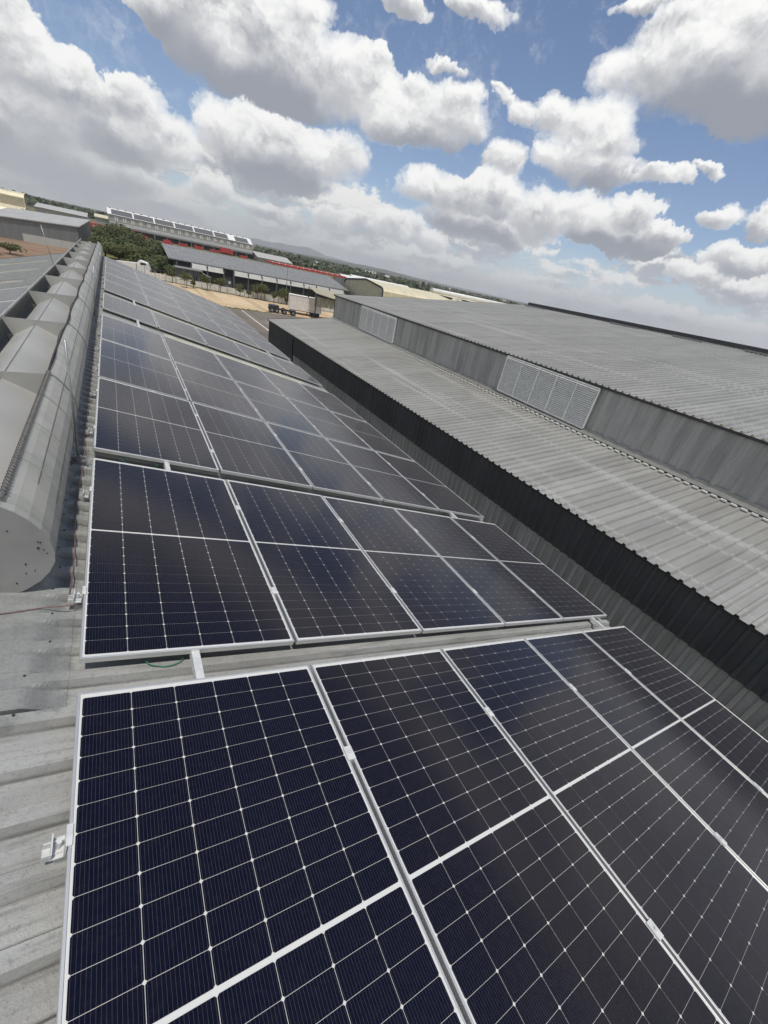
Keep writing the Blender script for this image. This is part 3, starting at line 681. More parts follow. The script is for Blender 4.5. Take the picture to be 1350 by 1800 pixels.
for i in range(40):
    t=i/39; x=14.3+t*7.5+random.uniform(-.2,.2); y=74.6+t*.7+random.uniform(-.3,.3); s_=random.uniform(.25,.6); h=random.uniform(.08,.22)
    m_.add([(x-s_,y,G),(x,y-s_*.7,G),(x+s_,y,G),(x,y+s_*.7,G),(x,y,G+h)],[(0,1,4),(1,2,4),(2,3,4),(3,0,4)])
tag(m_.build('rubble',['dry_ground']),'low line of soil and rubble along the asphalt edge','rubble',kind='stuff')

# ------------------------------------------------------------------ mid-distance buildings
def gable(name,label,x0,x1,y0,y1,zbse,ze_,zr,mat_roof,mat_wall,axis='x',over=.4,ribs=0.):
    o=thing(name,label,'building',((x0+x1)/2,(y0+y1)/2,zbse)); ox,oy=(x0+x1)/2,(y0+y1)/2; hx,hy=(x1-x0)/2,(y1-y0)/2; he=ze_-zbse; hr=zr-zbse
    w=MB(); rf=MB()
    if axis=='x':
        w.prism([(-hy,0),(hy,0),(hy,he),(0,hr-.1),(-hy,he)],lambda p:(-hx,p[0],p[1]),lambda p:(hx,p[0],p[1]))
        for s in (-1,1):
            n=int(2*hx/ribs) if ribs else 1
            dz=(hr-he)/hy*over
            rf.add([(-hx-over,s*(hy+over),he-dz+.06),(hx+over,s*(hy+over),he-dz+.06),(hx+over,0,hr+.06),(-hx-over,0,hr+.06),(-hx-over,s*(hy+over),he-dz-.12),(hx+over,s*(hy+over),he-dz-.12),(hx+over,0,hr-.05),(-hx-over,0,hr-.05)],[(0,1,2,3),(0,4,5,1),(4,7,6,5),(1,5,6,2),(0,3,7,4)])
            if ribs:
                for i in range(n):
                    x=-hx-over+(i+.5)*(2*hx+2*over)/n
                    rf.add([(x-.05,s*(hy+over),he-dz+.06),(x-.03,s*(hy+over),he-dz+.12),(x+.03,s*(hy+over),he-dz+.12),(x+.05,s*(hy+over),he-dz+.06),(x-.05,0,hr+.06),(x-.03,0,hr+.12),(x+.03,0,hr+.12),(x+.05,0,hr+.06)],[(0,1,5,4),(1,2,6,5),(2,3,7,6)])
    else:
        w.prism([(-hx,0),(hx,0),(hx,he),(0,hr-.1),(-hx,he)],lambda p:(p[0],-hy,p[1]),lambda p:(p[0],hy,p[1]))
        for s in (-1,1):
            dz=(hr-he)/hx*over
            rf.add([(s*(hx+over),-hy-over,he-dz+.06),(s*(hx+over),hy+over,he-dz+.06),(0,hy+over,hr+.06),(0,-hy-over,hr+.06),(s*(hx+over),-hy-over,he-dz-.1),(s*(hx+over),hy+over,he-dz-.1),(0,hy+over,hr-.05),(0,-hy-over,hr-.05)],[(0,1,2,3),(4,7,6,5),(0,4,5,1),(0,3,7,4),(1,5,6,2)])
    w.build('wall',[mat_wall],o); rf.build('roof',[mat_roof],o); return o
# open-bay depot
dp=gable('depot','long dark depot with grey ribbed roof and open loading bays behind the pale wall',10.6,49.5,108,134,G,-3.75,-1.98,'far_roof','bay_dark','x',.9,.75)  # solid wall, its dark colour painting the shade inside the open bays
dp.location=(30.05,121,G)
ox,oy=30.05,121
cols=[11.2,13.9,17.0,20.3,22.4,25.5,28.5,31.9,35.2,38.4,41.6,45,49]
for i,x in enumerate(cols):
    MB().box(x-ox-.16,x-ox+.16,-14.3,-14.0,0,3.3).build('column',['office_wall'],dp)
for i in range(len(cols)-1):
    a,b=cols[i],cols[i+1]
    if i<1: continue
    if i in (3,):
        d=MB().box(a-ox+.25,b-ox-.25,-13.35,-13.2,0,2.1).build('door',['office_wall'],dp); MB().box(b-ox-1.0,b-ox-.5,-13.42,-13.38,.7,1.25).build('notice',['white_paint'],d); continue
    c=MB().add([(a-ox+.1,-14.0,3.45),(b-ox-.1,-14.0,3.45),(b-ox-.1,-14.55,2.55),(a-ox+.1,-14.55,2.55),(a-ox+.1,-13.95,3.40),(b-ox-.1,-13.95,3.40),(b-ox-.1,-14.5,2.5),(a-ox+.1,-14.5,2.5)],[(0,3,2,1),(4,5,6,7),(0,1,5,4),(2,3,7,6),(0,4,7,3),(1,2,6,5)]).build('awning_panel',['canopy_band'],dp)
MB().box(-19.55,-19.5,-9.5,-5.5,.4,2.6).build('gable_window',['far_light_wall'],dp)
# gatehouse office
of=thing('gatehouse','small charcoal gatehouse with flat grey roof in front of the depot','building',(12.7,102.5,G))
MB().box(-2.2,2.0,-1.5,1.5,0,2.55).build('wall',['office_wall'],of)
MB().box(-2.4,2.5,-1.8,1.8,2.55,2.72).build('roof',['far_roof'],of)
lr=MB(); lr.add([(2.5,-1.6,2.35),(4.2,-1.6,1.75),(4.2,1.4,1.75),(2.5,1.4,2.35),(2.5,-1.6,2.29),(4.2,-1.6,1.69),(4.2,1.4,1.69),(2.5,1.4,2.29)],[(0,1,2,3),(4,7,6,5),(0,4,5,1),(1,5,6,2)]); lr.build('lean_to_roof',['canopy_band'],of)
MB().box(2.02,4.0,-1.0,-.95,0,1.7).build('side_wall',['bay_dark'],of)
for a,b in ((.75,1.05),(1.2,1.5)): w_=MB().box(a,b,-1.53,-1.505,.75,1.55).build('window',['glass_dark'],of)
MB().box(.65,1.6,-1.56,-1.5,.66,.74).build('window_sill',['white_paint'],of)
MB().box(-.1,.35,-1.75,-1.5,1.35,1.8).build('air_conditioner',['white_paint'],of)
MB().box(3.1,3.45,-1.08,-1.01,0.2,1.3).build('door',['white_paint'],of)
# pale precast boundary wall with dark fence on top
pts=[(5,101.5),(10.2,100.2),(16,97.6),(22,95),(29.7,92.0),(40,89.4),(52,86.5)]
bw=thing('boundary_wall','low pale precast wall with dark mesh above it between sandy yard and depot','wall',(5,101.5,G))
pm=MB(); pn=MB(); ps=MB()
for i in range(len(pts)-1):
    a=Vector((*pts[i],0)); b=Vector((*pts[i+1],0)); d=b-a; n_=max(1,int(d.length/1.5)); 
    for k in range(n_):
        p=a+d*(k/n_)-Vector((5,101.5,0)); q_=a+d*((k+1)/n_)-Vector((5,101.5,0)); t=(q_-p).normalized(); nn=Vector((-t.y,t.x,0))*.05
        e0=p+t*.07; e1=q_-t*.07
        pm.add([e0-nn,e1-nn,e1+nn,e0+nn]+[v+Vector((0,0,1.0+.05*math.sin(k*2.1+i))) for v in (e0-nn,e1-nn,e1+nn,e0+nn)],[(0,1,5,4),(1,2,6,5),(2,3,7,6),(3,0,4,7),(4,5,6,7)])
        ps.box(p.x-.06,p.x+.06,p.y-.09,p.y+.09,0,1.25)
        pn.tube([p+Vector((0,0,1.25)),p+Vector((0,0,2.1))],.03,4)
    for hgt in (1.5,1.75,2.05): pn.tube([a-Vector((5,101.5,-hgt)),b-Vector((5,101.5,-hgt))],.014,4)
pm.build('panels',['fence_concrete'],bw); ps.build('posts',['canopy_band'],bw); pn.build('mesh_fence',['dark_trim'],bw)
# trailer, flatbed, yard canopy
tr=thing('box_trailer','white box trailer parked in the sandy yard behind a black post','trailer',(25.9,78.6,G),(0,0,R(-14)))
bx=MB().box(0,5.6,0,2.5,.75,3.0).build('box_body',['trailer_white'],tr); bb=bx.modifiers.new('bevel','BEVEL'); bb.width=.04
MB().box(-.03,.0,.08,2.42,.8,2.95).build('front_wall',['trailer_white'],tr)
fr=MB()
for x in (-.05,5.58): fr.box(x,x+.07,-.03,.05,.72,3.03)
fr.box(0,5.6,-.03,.02,2.94,3.04); fr.box(0,5.6,-.03,.02,.70,.80); fr.build('edge_trim',['rail_alu'],tr)
MB().box(.1,5.5,.6,1.9,.55,.75).build('chassis',['rubber_dark'],tr)
for x in (4.2,5.0):
    for y in (.25,2.0): MB().tube([(x,y,.45),(x,y+.3,.45)],.45,16).build('wheel',['rubber_dark'],tr)
MB().box(.5,.62,.3,.42,0,.6).build('landing_leg',['rubber_dark'],tr)
mk=MB()
for i in range(9): mk.box(3.0+i*.16,3.10+i*.16,-.006,-.002,.95,1.02+.03*(i%3))
mk.build('lettering_marks',['red_soil'],bx)
ft=thing('flatbed_truck','dark low flatbed chassis with wheels standing left of the white box trailer','truck',(21.6,76.0,G),(0,0,R(-10)))
MB().box(0,4.6,.4,1.6,.55,.72).build('chassis',['rubber_dark'],ft)
MB().box(.1,1.7,.2,1.8,.75,1.15).build('engine_cover',['bay_dark'],ft)
for x in (.55,1.35,2.6,4.1):
    for y in (0,1.7):
        w_=MB().tube([(x,y,.42),(x,y+.3,.42)],.42,16).build('wheel',['rubber_dark'],ft); MB().tube([(x,y-.01,.42),(x,y+.31,.42)],.2,12).build('hub',['trim_grey'],w_)
MB().box(3.7,4.5,.5,1.5,.72,.95).build('coupling_plate',['trim_grey'],ft)
cn=thing('yard_canopy','tan sheeted lean-to canopy on black posts behind the grey shed','canopy',(29.0,74.2,G))
m_=MB(); m_.add([(0,0,4.2),(7.5,0,3.2),(7.5,4,4.5),(0,4,4.75),(0,0,4.12),(7.5,0,3.12),(7.5,4,4.42),(0,4,4.67)],[(0,1,2,3),(4,7,6,5),(0,4,5,1),(1,5,6,2),(3,7,4,0)]); m_.build('roof',['tan_sheet'],cn)
m_=MB()
for i in range(8): m_.box(.3+i*.9,1.12+i*.9,1.2,1.25,2.0,3.6-.06*i)
m_.build('hanging_sheets',['tan_sheet'],cn)
for x,y,h in ((.05,0,4.1),(7.3,0,3.2),(.05,3.8,4.6)): MB().box(x-.07,x+.07,y-.07,y+.07,0,h).build('post',['rubber_dark'],cn)
# cream shed on the right: gable towards the depot, long ribbed roof running to the right
cs=thing('cream_shed','cream gabled shed with dark trim and long pale ribbed roof beyond the grey upper roof','building',(52,103.3,G))
prof=[(-10.7,0),(-10.7,5.6),(-10.35,6.0),(-9.6,6.3),(-1.5,7.1),(9.6,6.1),(10.4,5.75),(10.7,5.3),(10.7,0)]
MB().prism([(p[0]*.99,p[1]-.08 if p[1]>0 else 0) for p in prof],lambda p:(.1,p[0],p[1]),lambda p:(48,p[0],p[1])).build('wall',['cream_wall'],cs)
m_=MB(); rp2=[(-10.8,3.9)]+prof[1:-1]; n=len(rp2); vs=[]
for j in range(161):
    x=j*.3; dd=.05 if j%2 else 0
    vs+=[(x,p[0]-(dd if i<2 else 0),p[1]+dd) for i,p in enumerate(rp2)]
m_.add(vs,[(j*n+i,(j+1)*n+i,(j+1)*n+i+1,j*n+i+1) for j in range(160) for i in range(n-1)])
m_.build('roof',['cream_roof'],cs)
m_=MB()
for i in range(n-1):
    a,b=rp2[i],rp2[i+1]; k=.16 if i else .0
    m_.add([(-.15,a[0]-.08,a[1]+.12),(-.15,b[0]-.02,b[1]+.12),(-.15,b[0]+(.3 if i==0 else 0),b[1]-.22),(-.15,a[0]+(.3 if i==0 else 0),a[1]-.22),(.1,a[0]-.08,a[1]+.12),(.1,b[0]-.02,b[1]+.12),(.1,b[0]+(.3 if i==0 else 0),b[1]-.22),(.1,a[0]+(.3 if i==0 else 0),a[1]-.22)],[(0,3,2,1),(0,1,5,4),(2,3,7,6)])
m_.build('gable_trim',['dark_trim'],cs)
for i in range(9):
    MB().box(21+i*3,21.9+i*3,-8.2,-2.6,6.55,6.95).build('roof_light',['white_paint'] if i%2 else ['dark_trim'],cs)
def simple_shed(name,label,x0,x1,y0,y1,ztop_e,ztop_r,mr,mw,axis='x',over=.3): return gable(name,label,x0,x1,y0,y1,G,ztop_e,ztop_r,mr,mw,axis,over)
tb=thing('ridge_tube','fat white tubular ridge duct lying along the long cream roof','duct',(71.5,101.8,.1))
MB().tube([(0,0,0),(29,0,0)],.55,14).build('tube',['white_paint'],tb,smooth=True); MB().tube([(-.05,0,0),(.15,0,0)],.64,14).build('end_collar',['canopy_band'],tb)
MB().box(.5,28,-.25,.25,-.75,-.42).build('saddle',['trim_grey'],tb)
ww=simple_shed('white_roof_shed','white roofed shed with a crisp bright ridge behind the cream shed',81,108,165,180,-2.9,-1.5,'white_paint','cream_wall','x')
ww2=simple_shed('white_roof_shed','narrow pale roofed shed beside the red canopy, left of the white one',72,82,157,168,-2.8,-1.8,'white_paint','far_light_wall','x')
ms=thing('lattice_mast','thin guyed lattice mast rising behind the cream roofs','mast',(71.9,103.2,-.6))
m_=MB()
for a in range(3):
    x,y=.16*math.cos(a*2.1),.16*math.sin(a*2.1); m_.tube([(x,y,0),(x*.3,y*.3,2.5)],.022,4)
for k in range(10): m_.tube([(.15*math.cos(k*2.1)*(1-k*.06),.15*math.sin(k*2.1)*(1-k*.06),k*.25),(.15*math.cos(k*2.1+2.1)*(1-k*.06),.15*math.sin(k*2.1+2.1)*(1-k*.06),k*.25+.25)],.014,4)
m_.tube([(0,0,2.4),(0,0,3.8)],.018,4); m_.build('tower',['trim_grey'],ms)
m_=MB()
for x,y in ((1.4,-.8),(-1.3,-.6)): m_.tube([(0,0,1.7),(x,y,.3)],.014,4)
m_.build('guy_wire',['trim_grey'],ms)
tk=thing('water_tank','squat dark round water tank on the skyline beyond the cream roofs','tank',(120,140,-7.5))
MB().tube([(0,0,7.0),(0,0,7.2),(0,0,8.2),(0,0,8.45)],[2.0,2.35,2.3,1.7],20).build('drum',['tank_grey'],tk)
m_=MB()
for a in range(4): m_.tube([(1.6*math.cos(a*1.57+.7),1.6*math.sin(a*1.57+.7),0),(1.6*math.cos(a*1.57+.7),1.6*math.sin(a*1.57+.7),7.0)],.12,6)
m_.build('stand',['tank_grey'],tk)
# red canopy beyond the depot
rc=thing('red_canopy','long low bright red canopy roof along the back of the depot','canopy',(43,150,G))
MB().box(0,26,0,9,4.95,5.45).build('roof',['red_paint'],rc)
for i in range(7):
    MB().box(.5+i*4.2,.7+i*4.2,.3,.5,0,5.25).build('post',['red_paint'],rc)
m_=MB()
for i in range(13): m_.box(i*2.05,i*2.05+.25,-.04,-.005,5.3,5.7)
m_.build('fascia_brackets',['white_paint'],rc)
# bottling plant (long grey wall, window pairs, solar on its roof)
pt=thing('factory','long pale grey factory with paired windows and solar roof behind the trees','building',(0,332,G))
MB().box(0,81,0,40,4.6,8.35).build('upper_wall',['far_grey_wall'],pt)
MB().box(.3,81,1.0,39,0,5.0).build('ground_floor',['bay_dark'],pt)
m_=MB(); m_.add([(0,-3,3.5),(81,-3,3.5),(81,0,5.0),(0,0,5.0),(0,-3,2.6),(81,-3,2.6),(81,0,4.6),(0,0,4.6)],[(0,1,2,3),(0,4,5,1),(4,7,6,5),(1,5,6,2),(3,7,4,0)]); m_.build('loading_canopy',['far_roof'],pt)
rf=MB(); rf.prism([(-.4,8.4),(9,11.5),(40,9.0),(40,8.4)],lambda p:(-.5,p[0],p[1]),lambda p:(81.5,p[0],p[1])); rfo=rf.build('roof',['white_paint'],pt)
for i,(a,b) in enumerate(((1.5,12),(12.8,23),(23.8,34),(34.8,45),(45.8,57),(57.8,66),(70.5,79))):
    m_=MB(); t0,t1=.06,.80
    m_.add([(a,-.4+9.4*t0,8.4+3.1*t0+.1),(b,-.4+9.4*t0,8.4+3.1*t0+.1),(b,-.4+9.4*t1,8.4+3.1*t1+.1),(a,-.4+9.4*t1,8.4+3.1*t1+.1),(a,-.4+9.4*t0,8.4+3.1*t0),(b,-.4+9.4*t0,8.4+3.1*t0),(b,-.4+9.4*t1,8.4+3.1*t1),(a,-.4+9.4*t1,8.4+3.1*t1)],[(0,1,2,3),(0,4,5,1),(1,5,6,2),(2,6,7,3),(3,7,4,0)]); m_.build('solar_field',['solar_dark'],rfo)
for i in range(20):
    x=1+i*4; MB().tube([(x,8.9,11.3),(x,8.9,11.75)],.5,8).build('roof_vent',['tank_grey'],rfo)
for i in range(19):
    x=2.8+i*4.15; m_=MB(); m_.box(x,x+.55,-.12,.02,5.6,7.6); m_.box(x+1.05,x+1.6,-.12,.02,5.6,7.6); m_.box(x,x+1.6,-.04,.01,5.5,5.6); m_.build('window',['window_pale'],pt)
for i in range(12): MB().box(2+i*6.8,2.4+i*6.8,-2.8,-2.4,0,3.7).build('post',['trim_grey'],pt)
an=simple_shed('low_annex','low pale roofed annex at the right end of the long factory',82,104,318,345,-5.0,-2.6,'canopy_band','far_grey_wall','x',1)
an2=simple_shed('low_annex','tiny white capped building left of the long factory by the hillside',-7,0,352,366,-2.0,-.6,'cream_roof','far_grey_wall','x',.5)
# red crates and trucks round the factory
def crate_stack(x,y,w,h,d,label,posts=True):
    o=thing('crate_stack',label,'crates',(x,y,G),group='red crate stacks by the factory')
    nw=max(2,int(w/1.2)); 
    for i in range(nw):
        hh=h*random.uniform(.72,1.05); MB().box(i*w/nw+.05,(i+1)*w/nw-.05,0,d,0,hh).build('crate_column',['red_paint'],o)
    MB().box(0,w,-.1,d+.1,0,.15).build('pallet',['bark'],o)
cl=[(4,312,5,1.9),(14,314,4,1.7),(26,314,4,2.0),(34,315,5,1.5),(43,316,5,1.8),(52,318,6,1.6),(60,318,6,1.8),(70,318,5,1.6),(12,276,4,1.8),(22,272,5,1.9)]
cd=['first from the left','second from the left','third from the left','fourth from the left','fifth from the left','sixth from the left','seventh from the left','at the right end','in front, beside the left trees','in front, right of the light pole']
for i,(x,y,w,h) in enumerate(cl): crate_stack(x,y,w,h,2.5,'red crate stack under the factory wall, '+cd[i])
def red_trailer(x,y,l,label,txt=False,rz=0):
    o=thing('red_trailer',label,'trailer',(x,y,G),(0,0,rz),group='red drinks trailers')
    b_=MB().box(0,l,0,2.5,1.0,3.6).build('box_body',['red_paint'],o)
    MB().box(.2,l-.2,.5,2,.7,1.0).build('chassis',['rubber_dark'],o)
    for xx in (l*.18,l*.78,l*.9): MB().tube([(xx,0,.5),(xx,.4,.5)],.5,12).build('wheel',['rubber_dark'],o)
    MB().box(l+.1,l+1.8,.1,2.4,.6,2.9).build('cab',['red_paint'],o); MB().box(l+1.8,l+1.84,.3,2.2,1.8,2.6).build('windscreen',['glass_dark'],o)
    if txt:
        cu=bpy.data.curves.new('lettering','FONT'); cu.body='Coca-Cola'; cu.size=1.9; cu.shear=.35; cu.align_x='CENTER'; cu.extrude=.01
        t_=bpy.data.objects.new('lettering',cu); COL.objects.link(t_); bpy.context.view_layer.update()
        me=bpy.data.meshes.new_from_object(t_); bpy.data.objects.remove(t_); q_=bpy.data.objects.new('lettering',me); COL.objects.link(q_); me.materials.clear(); me.materials.append(MT['white_paint'])
        q_.parent=b_; q_.location=(l/2,-.03,1.7); q_.rotation_euler=(R(90),0,0)
red_trailer(-8.5,262,11,'red drinks trailer with white script lettering left of the factory',True)
red_trailer(-10.5,268.5,8,'red drinks trailer parked behind the lettered one')
red_trailer(3.0,264,7,'small red delivery trailer in front of the factory corner')
red_trailer(58,317,6,'red drinks trailer under the right part of the factory wall')
def pole(x,y,h,label,lamp=True):
    o=thing('light_pole',label,'light pole',(x,y,G),group='light poles')
    MB().tube([(0,0,0),(0,0,h)],[.09,.05],8).build('pole',['trim_grey'],o)
    if lamp: MB().box(-.7,.7,-.2,.2,h,h+.18).build('lamp_head',['white_paint'],o)
pole(4.7,175,6.3,'light pole with white head standing over the round trees'); pole(14.3,205,6.0,'light pole with white head between trees and factory',True)
pole(32.4,101,7.2,'slim pale pole standing in front of the depot bays',False); pole(42,250,6.0,'small distant light pole right of the crates',True); pole(18.5,190,4.6,'short pole by the parked white cars',False)
# white vehicles
def car(x,y,rz,label,sc=1.,mat='white_paint'):
    o=thing('parked_car',label,'car',(x,y,G),(0,0,rz),group='white cars parked beyond the roof'); 
    s=sc; b_=MB(); b_.prism([(-2.2,.45),(2.2,.45),(2.25,.85),(1.3,1.0),(.7,1.45),(-1.2,1.5),(-1.9,1.05),(-2.25,.95)],lambda p:(p[0]*s,-.85*s,p[1]*s),lambda p:(p[0]*s,.85*s,p[1]*s))
    bo=b_.build('body',[mat],o); bv=bo.modifiers.new('bevel','BEVEL'); bv.width=.08; bv.segments=2
    w_=MB(); w_.prism([(1.2,1.0),(.68,1.38),(-1.1,1.42),(-1.7,1.05)],lambda p:(p[0]*s,-.87*s,p[1]*s),lambda p:(p[0]*s,.87*s,p[1]*s)); w_.build('window',['glass_dark'],o)
    for xx in (-1.35,1.4):
        for yy in (-.88,.68): MB().tube([(xx*s,yy*s,.33*s),(xx*s,(yy+.2)*s,.33*s)],.33*s,12).build('wheel',['rubber_dark'],o)
for i,(x,y,rz,l) in enumerate(((14.0,214,.1,'white car at the left end of the line parked before the factory'),(19.5,212,.1,'white car in the middle of the line parked before the factory'),(25.5,211,.1,'white car at the right end of the line parked before the factory'),(9.2,112,.2,'white car half hidden between the round trees and gatehouse'))): car(x,y,rz,l)
tk2=thing('white_truck','white truck cab and windscreen showing above the far roof edge below the trees','truck',(5.0,104,G),(0,0,R(-12))); tk2.scale=(.8,.8,.8)
m_=MB(); m_.prism([(-1.3,.5),(1.5,.5),(1.5,1.6),(1.0,2.9),(-.6,3.25),(-1.3,2.5)],lambda p:(p[0],-1.1,p[1]),lambda p:(p[0],1.1,p[1])); o_=m_.build('cab',['white_paint'],tk2); bv=o_.modifiers.new('bevel','BEVEL'); bv.width=.12; bv.segments=2
m_=MB(); m_.prism([(.9,2.45),(.65,2.8),(-.45,2.75),(-.45,2.25)],lambda p:(p[0],-1.13,p[1]),lambda p:(p[0],1.13,p[1])); m_.build('side_window',['glass_dark'],tk2)
m_=MB(); m_.prism([(-5.5,.7),(-1.4,.7),(-1.4,2.5),(-5.5,2.2)],lambda p:(p[0],-1.1,p[1]),lambda p:(p[0],1.1,p[1])); m_.build('load_box',['white_paint'],tk2)
for xx in (-4.5,.6):
    for yy in (-1.12,.85): MB().tube([(xx,yy,.45),(xx,yy+.27,.45)],.45,12).build('wheel',['rubber_dark'],tk2)

# ------------------------------------------------------------------ left background
gs=thing('grey_shed','grey corrugated shed with a pale lower panel beyond the left roof','building',(-6.3,138.7,G))
A0=(-16.5,0); B0=(0,0); C0=(2.1,12.0); D0=(-14,13.5)
hA,hB,hC,hD=3.95,5.02,6.6,5.6
m_=MB()
def wl(a,b,ha,hb,n=30):
    for i in range(n):
        t0,t1=i/n,(i+1)/n
        p=[(a[0]+(b[0]-a[0])*t,a[1]+(b[1]-a[1])*t) for t in (t0,(t0+t1)/2,t1)]; h=[ha+(hb-ha)*t for t in (t0,(t0+t1)/2,t1)]
        dx,dy=b[0]-a[0],b[1]-a[1]; l=math.hypot(dx,dy); nx,ny=dy/l*.05,-dx/l*.05
        m_.add([(*p[0],0),(p[1][0]+nx,p[1][1]+ny,0),(p[1][0]+nx,p[1][1]+ny,h[1]),(*p[0],h[0])],[(0,1,2,3)]); m_.add([(p[1][0]+nx,p[1][1]+ny,0),(*p[2],0),(*p[2],h[2]),(p[1][0]+nx,p[1][1]+ny,h[1])],[(0,1,2,3)])
wl(A0,B0,hA,hB,60); wl(B0,C0,hB,hC,30); wl(C0,D0,hC,hD,40); wl(D0,A0,hD,hA,30)
m_.build('wall',['shed_wall'],gs)
m_=MB(); m_.add([(A0[0]-.3,-.3,hA+.05),(.25,-.3,hB+.05),(C0[0]+.25,C0[1]+.2,hC+.05),(D0[0]-.3,D0[1]+.2,hD+.05),(A0[0]-.3,-.3,hA-.15),(.25,-.3,hB-.15),(C0[0]+.25,C0[1]+.2,hC-.15),(D0[0]-.3,D0[1]+.2,hD-.15)],[(0,1,2,3),(0,4,5,1),(1,5,6,2),(2,6,7,3),(3,7,4,0)]); m_.build('roof',['far_light_wall'],gs)
m_=MB(); m_.box(-10.8,-.1,-.12,-.07,.0,1.55); m_.build('pale_panel',['shed_light_wall'],gs)
MB().box(-.12,.1,-.16,-.02,0,hB-.1).build('downpipe',['dark_trim'],gs)
MB().box(-3.0,1.2,2.5,9.5,5.9,6.05).build('roof_sheet_patch',['trim_grey'],gs) if False else None
# cream stepped barn
cb=thing('cream_barn','cream barn with two stepped rounded roofs at the left edge','building',(-22,172,G))
prof=[(-7,0),(-7,4.6),(-6.4,5.3),(-2.6,6.0),(-2.4,6.0),(-2.4,8.2),(-1.6,8.9),(2.0,9.3),(3.2,8.6),(3.4,7.0),(3.4,0)]
# ridge runs to the left (along -X)
MB().prism([(p[0]*.98,max(0,p[1]-.12)) for p in prof],lambda p:(-40,p[0],p[1]),lambda p:(2.6,p[0],p[1])).build('wall',['cream_wall'],cb)
m_=MB()
for i in range(1,len(prof)-2):
    a,b=prof[i],prof[i+1]; m_.add([(-40,a[0],a[1]),(3,a[0],a[1]),(3,b[0],b[1]),(-40,b[0],b[1])],[(0,1,2,3)])
m_.build('roof',['cream_roof'],cb)
MB().box(-40,2.7,-2.46,-2.42,6.1,8.0).build('clerestory',['tan_sheet'],cb)
nt_=thing('shade_canopy','dark shade net canopy slung between the cream barn and grey wall','canopy',(-19.5,168,G))
m_=MB(); vs=[(x,y,5.6-1.6*(x/7)**.6+.3*abs(y)/4) for x in np.linspace(0.01,7,8) for y in (-4,0,4)]
m_.add(vs,[(i*3+j,(i+1)*3+j,(i+1)*3+j+1,i*3+j+1) for i in range(7) for j in range(2)]); o_=m_.build('net',['shade_net'],nt_); sdf=o_.modifiers.new('t','SOLIDIFY'); sdf.thickness=.06
MB().tube([(7,-4,0),(7,-4,4.2)],.08,6).build('post',['white_paint'],nt_); MB().tube([(0,-4.0,5.9),(7,-4.05,4.35)],.09,6).build('edge_beam',['white_paint'],nt_)
lw=thing('long_grey_warehouse','long grey panelled warehouse stretching behind the grey shed','building',(-26.5,262,G))
MB().box(0,18,0,30,0,5.5).build('wall',['far_grey_wall'],lw)
m_=MB(); m_.prism([(-.5,5.45),(15,6.9),(30.5,5.45),(15,6.6)],lambda p:(-.3,p[0],p[1]),lambda p:(18.3,p[0],p[1])); m_.build('roof',['canopy_band'],lw)
for i in range(11): MB().box(.6+i*1.6,.8+i*1.6,-.12,-.02,0,5.3).build('pilaster',['canopy_band'],lw)
for i in (3,5,6,8,9): MB().box(1.2+i*1.6,1.7+i*1.6,-.08,-.01,2.6,3.8).build('window',['glass_dark'],lw)

# ------------------------------------------------------------------ trees
def leaves(mb,cen,rad,n,size,squash=.8,seed=0):
    g=np.random.default_rng(seed)
    # several uneven lobes inside the crown
    lob=[(np.array(cen)+np.clip(g.normal(0,.36,3),-.6,.6)*np.array(rad)*np.array([1,1,.8]),g.uniform(.34,.6)) for _ in range(12)]
    V=[];F=[]
    for i in range(n):
        c,s=lob[g.integers(len(lob))]; d=g.normal(0,1,3); d/=np.linalg.norm(d); r_=s*(g.uniform(.55,1)**.5)
        p=c+d*r_*np.array(rad)
        nrm=(d+g.normal(0,.55,3)+np.array([0,0,.35])); nrm/=np.linalg.norm(nrm); a=np.cross(nrm,[0,0,1.01]); a/=np.linalg.norm(a)+1e-6; b=np.cross(nrm,a)
        s1=size*g.uniform(.5,1.3); s2=size*g.uniform(.35,.9)
        o=len(V); V+=[tuple(p-a*s1),tuple(p-b*s2+nrm*s1*.2),tuple(p+a*s1),tuple(p+b*s2)]; F.append((o,o+1,o+2,o+3))
    mb.add(V,F)
def tree(x,y,h,w,label,mat='foliage_dark',n=2600,size=.22,trunk=.3,seed=1,group='round trees beyond the roof',name='broadleaf_tree',z=G,low=.2):
    o=thing(name,label,'tree',(x,y,z),group=group); g=random.Random(seed)
    t=MB(); t.tube([(0,0,0),(.1*w*.2,0,h*.3),(.02,.1,h*.62)],[trunk*.5,trunk*.36,trunk*.16],7)
    for k in range(6):
        a=k*1.05+g.random(); t.tube([(0,0,h*(.25+.05*k)),(math.cos(a)*w*.2,math.sin(a)*w*.2,h*(.42+.05*k)),(math.cos(a)*w*.36,math.sin(a)*w*.36,h*(.55+.05*k))],[trunk*.2,trunk*.12,trunk*.05],5)
    t.build('trunk',['bark'],o)
    c=MB(); leaves(c,(0,0,h*(.5+low/2)),(w/2,w/2,h*(.5-low/2)),n,size,seed=seed); c.build('crown',[mat],o)
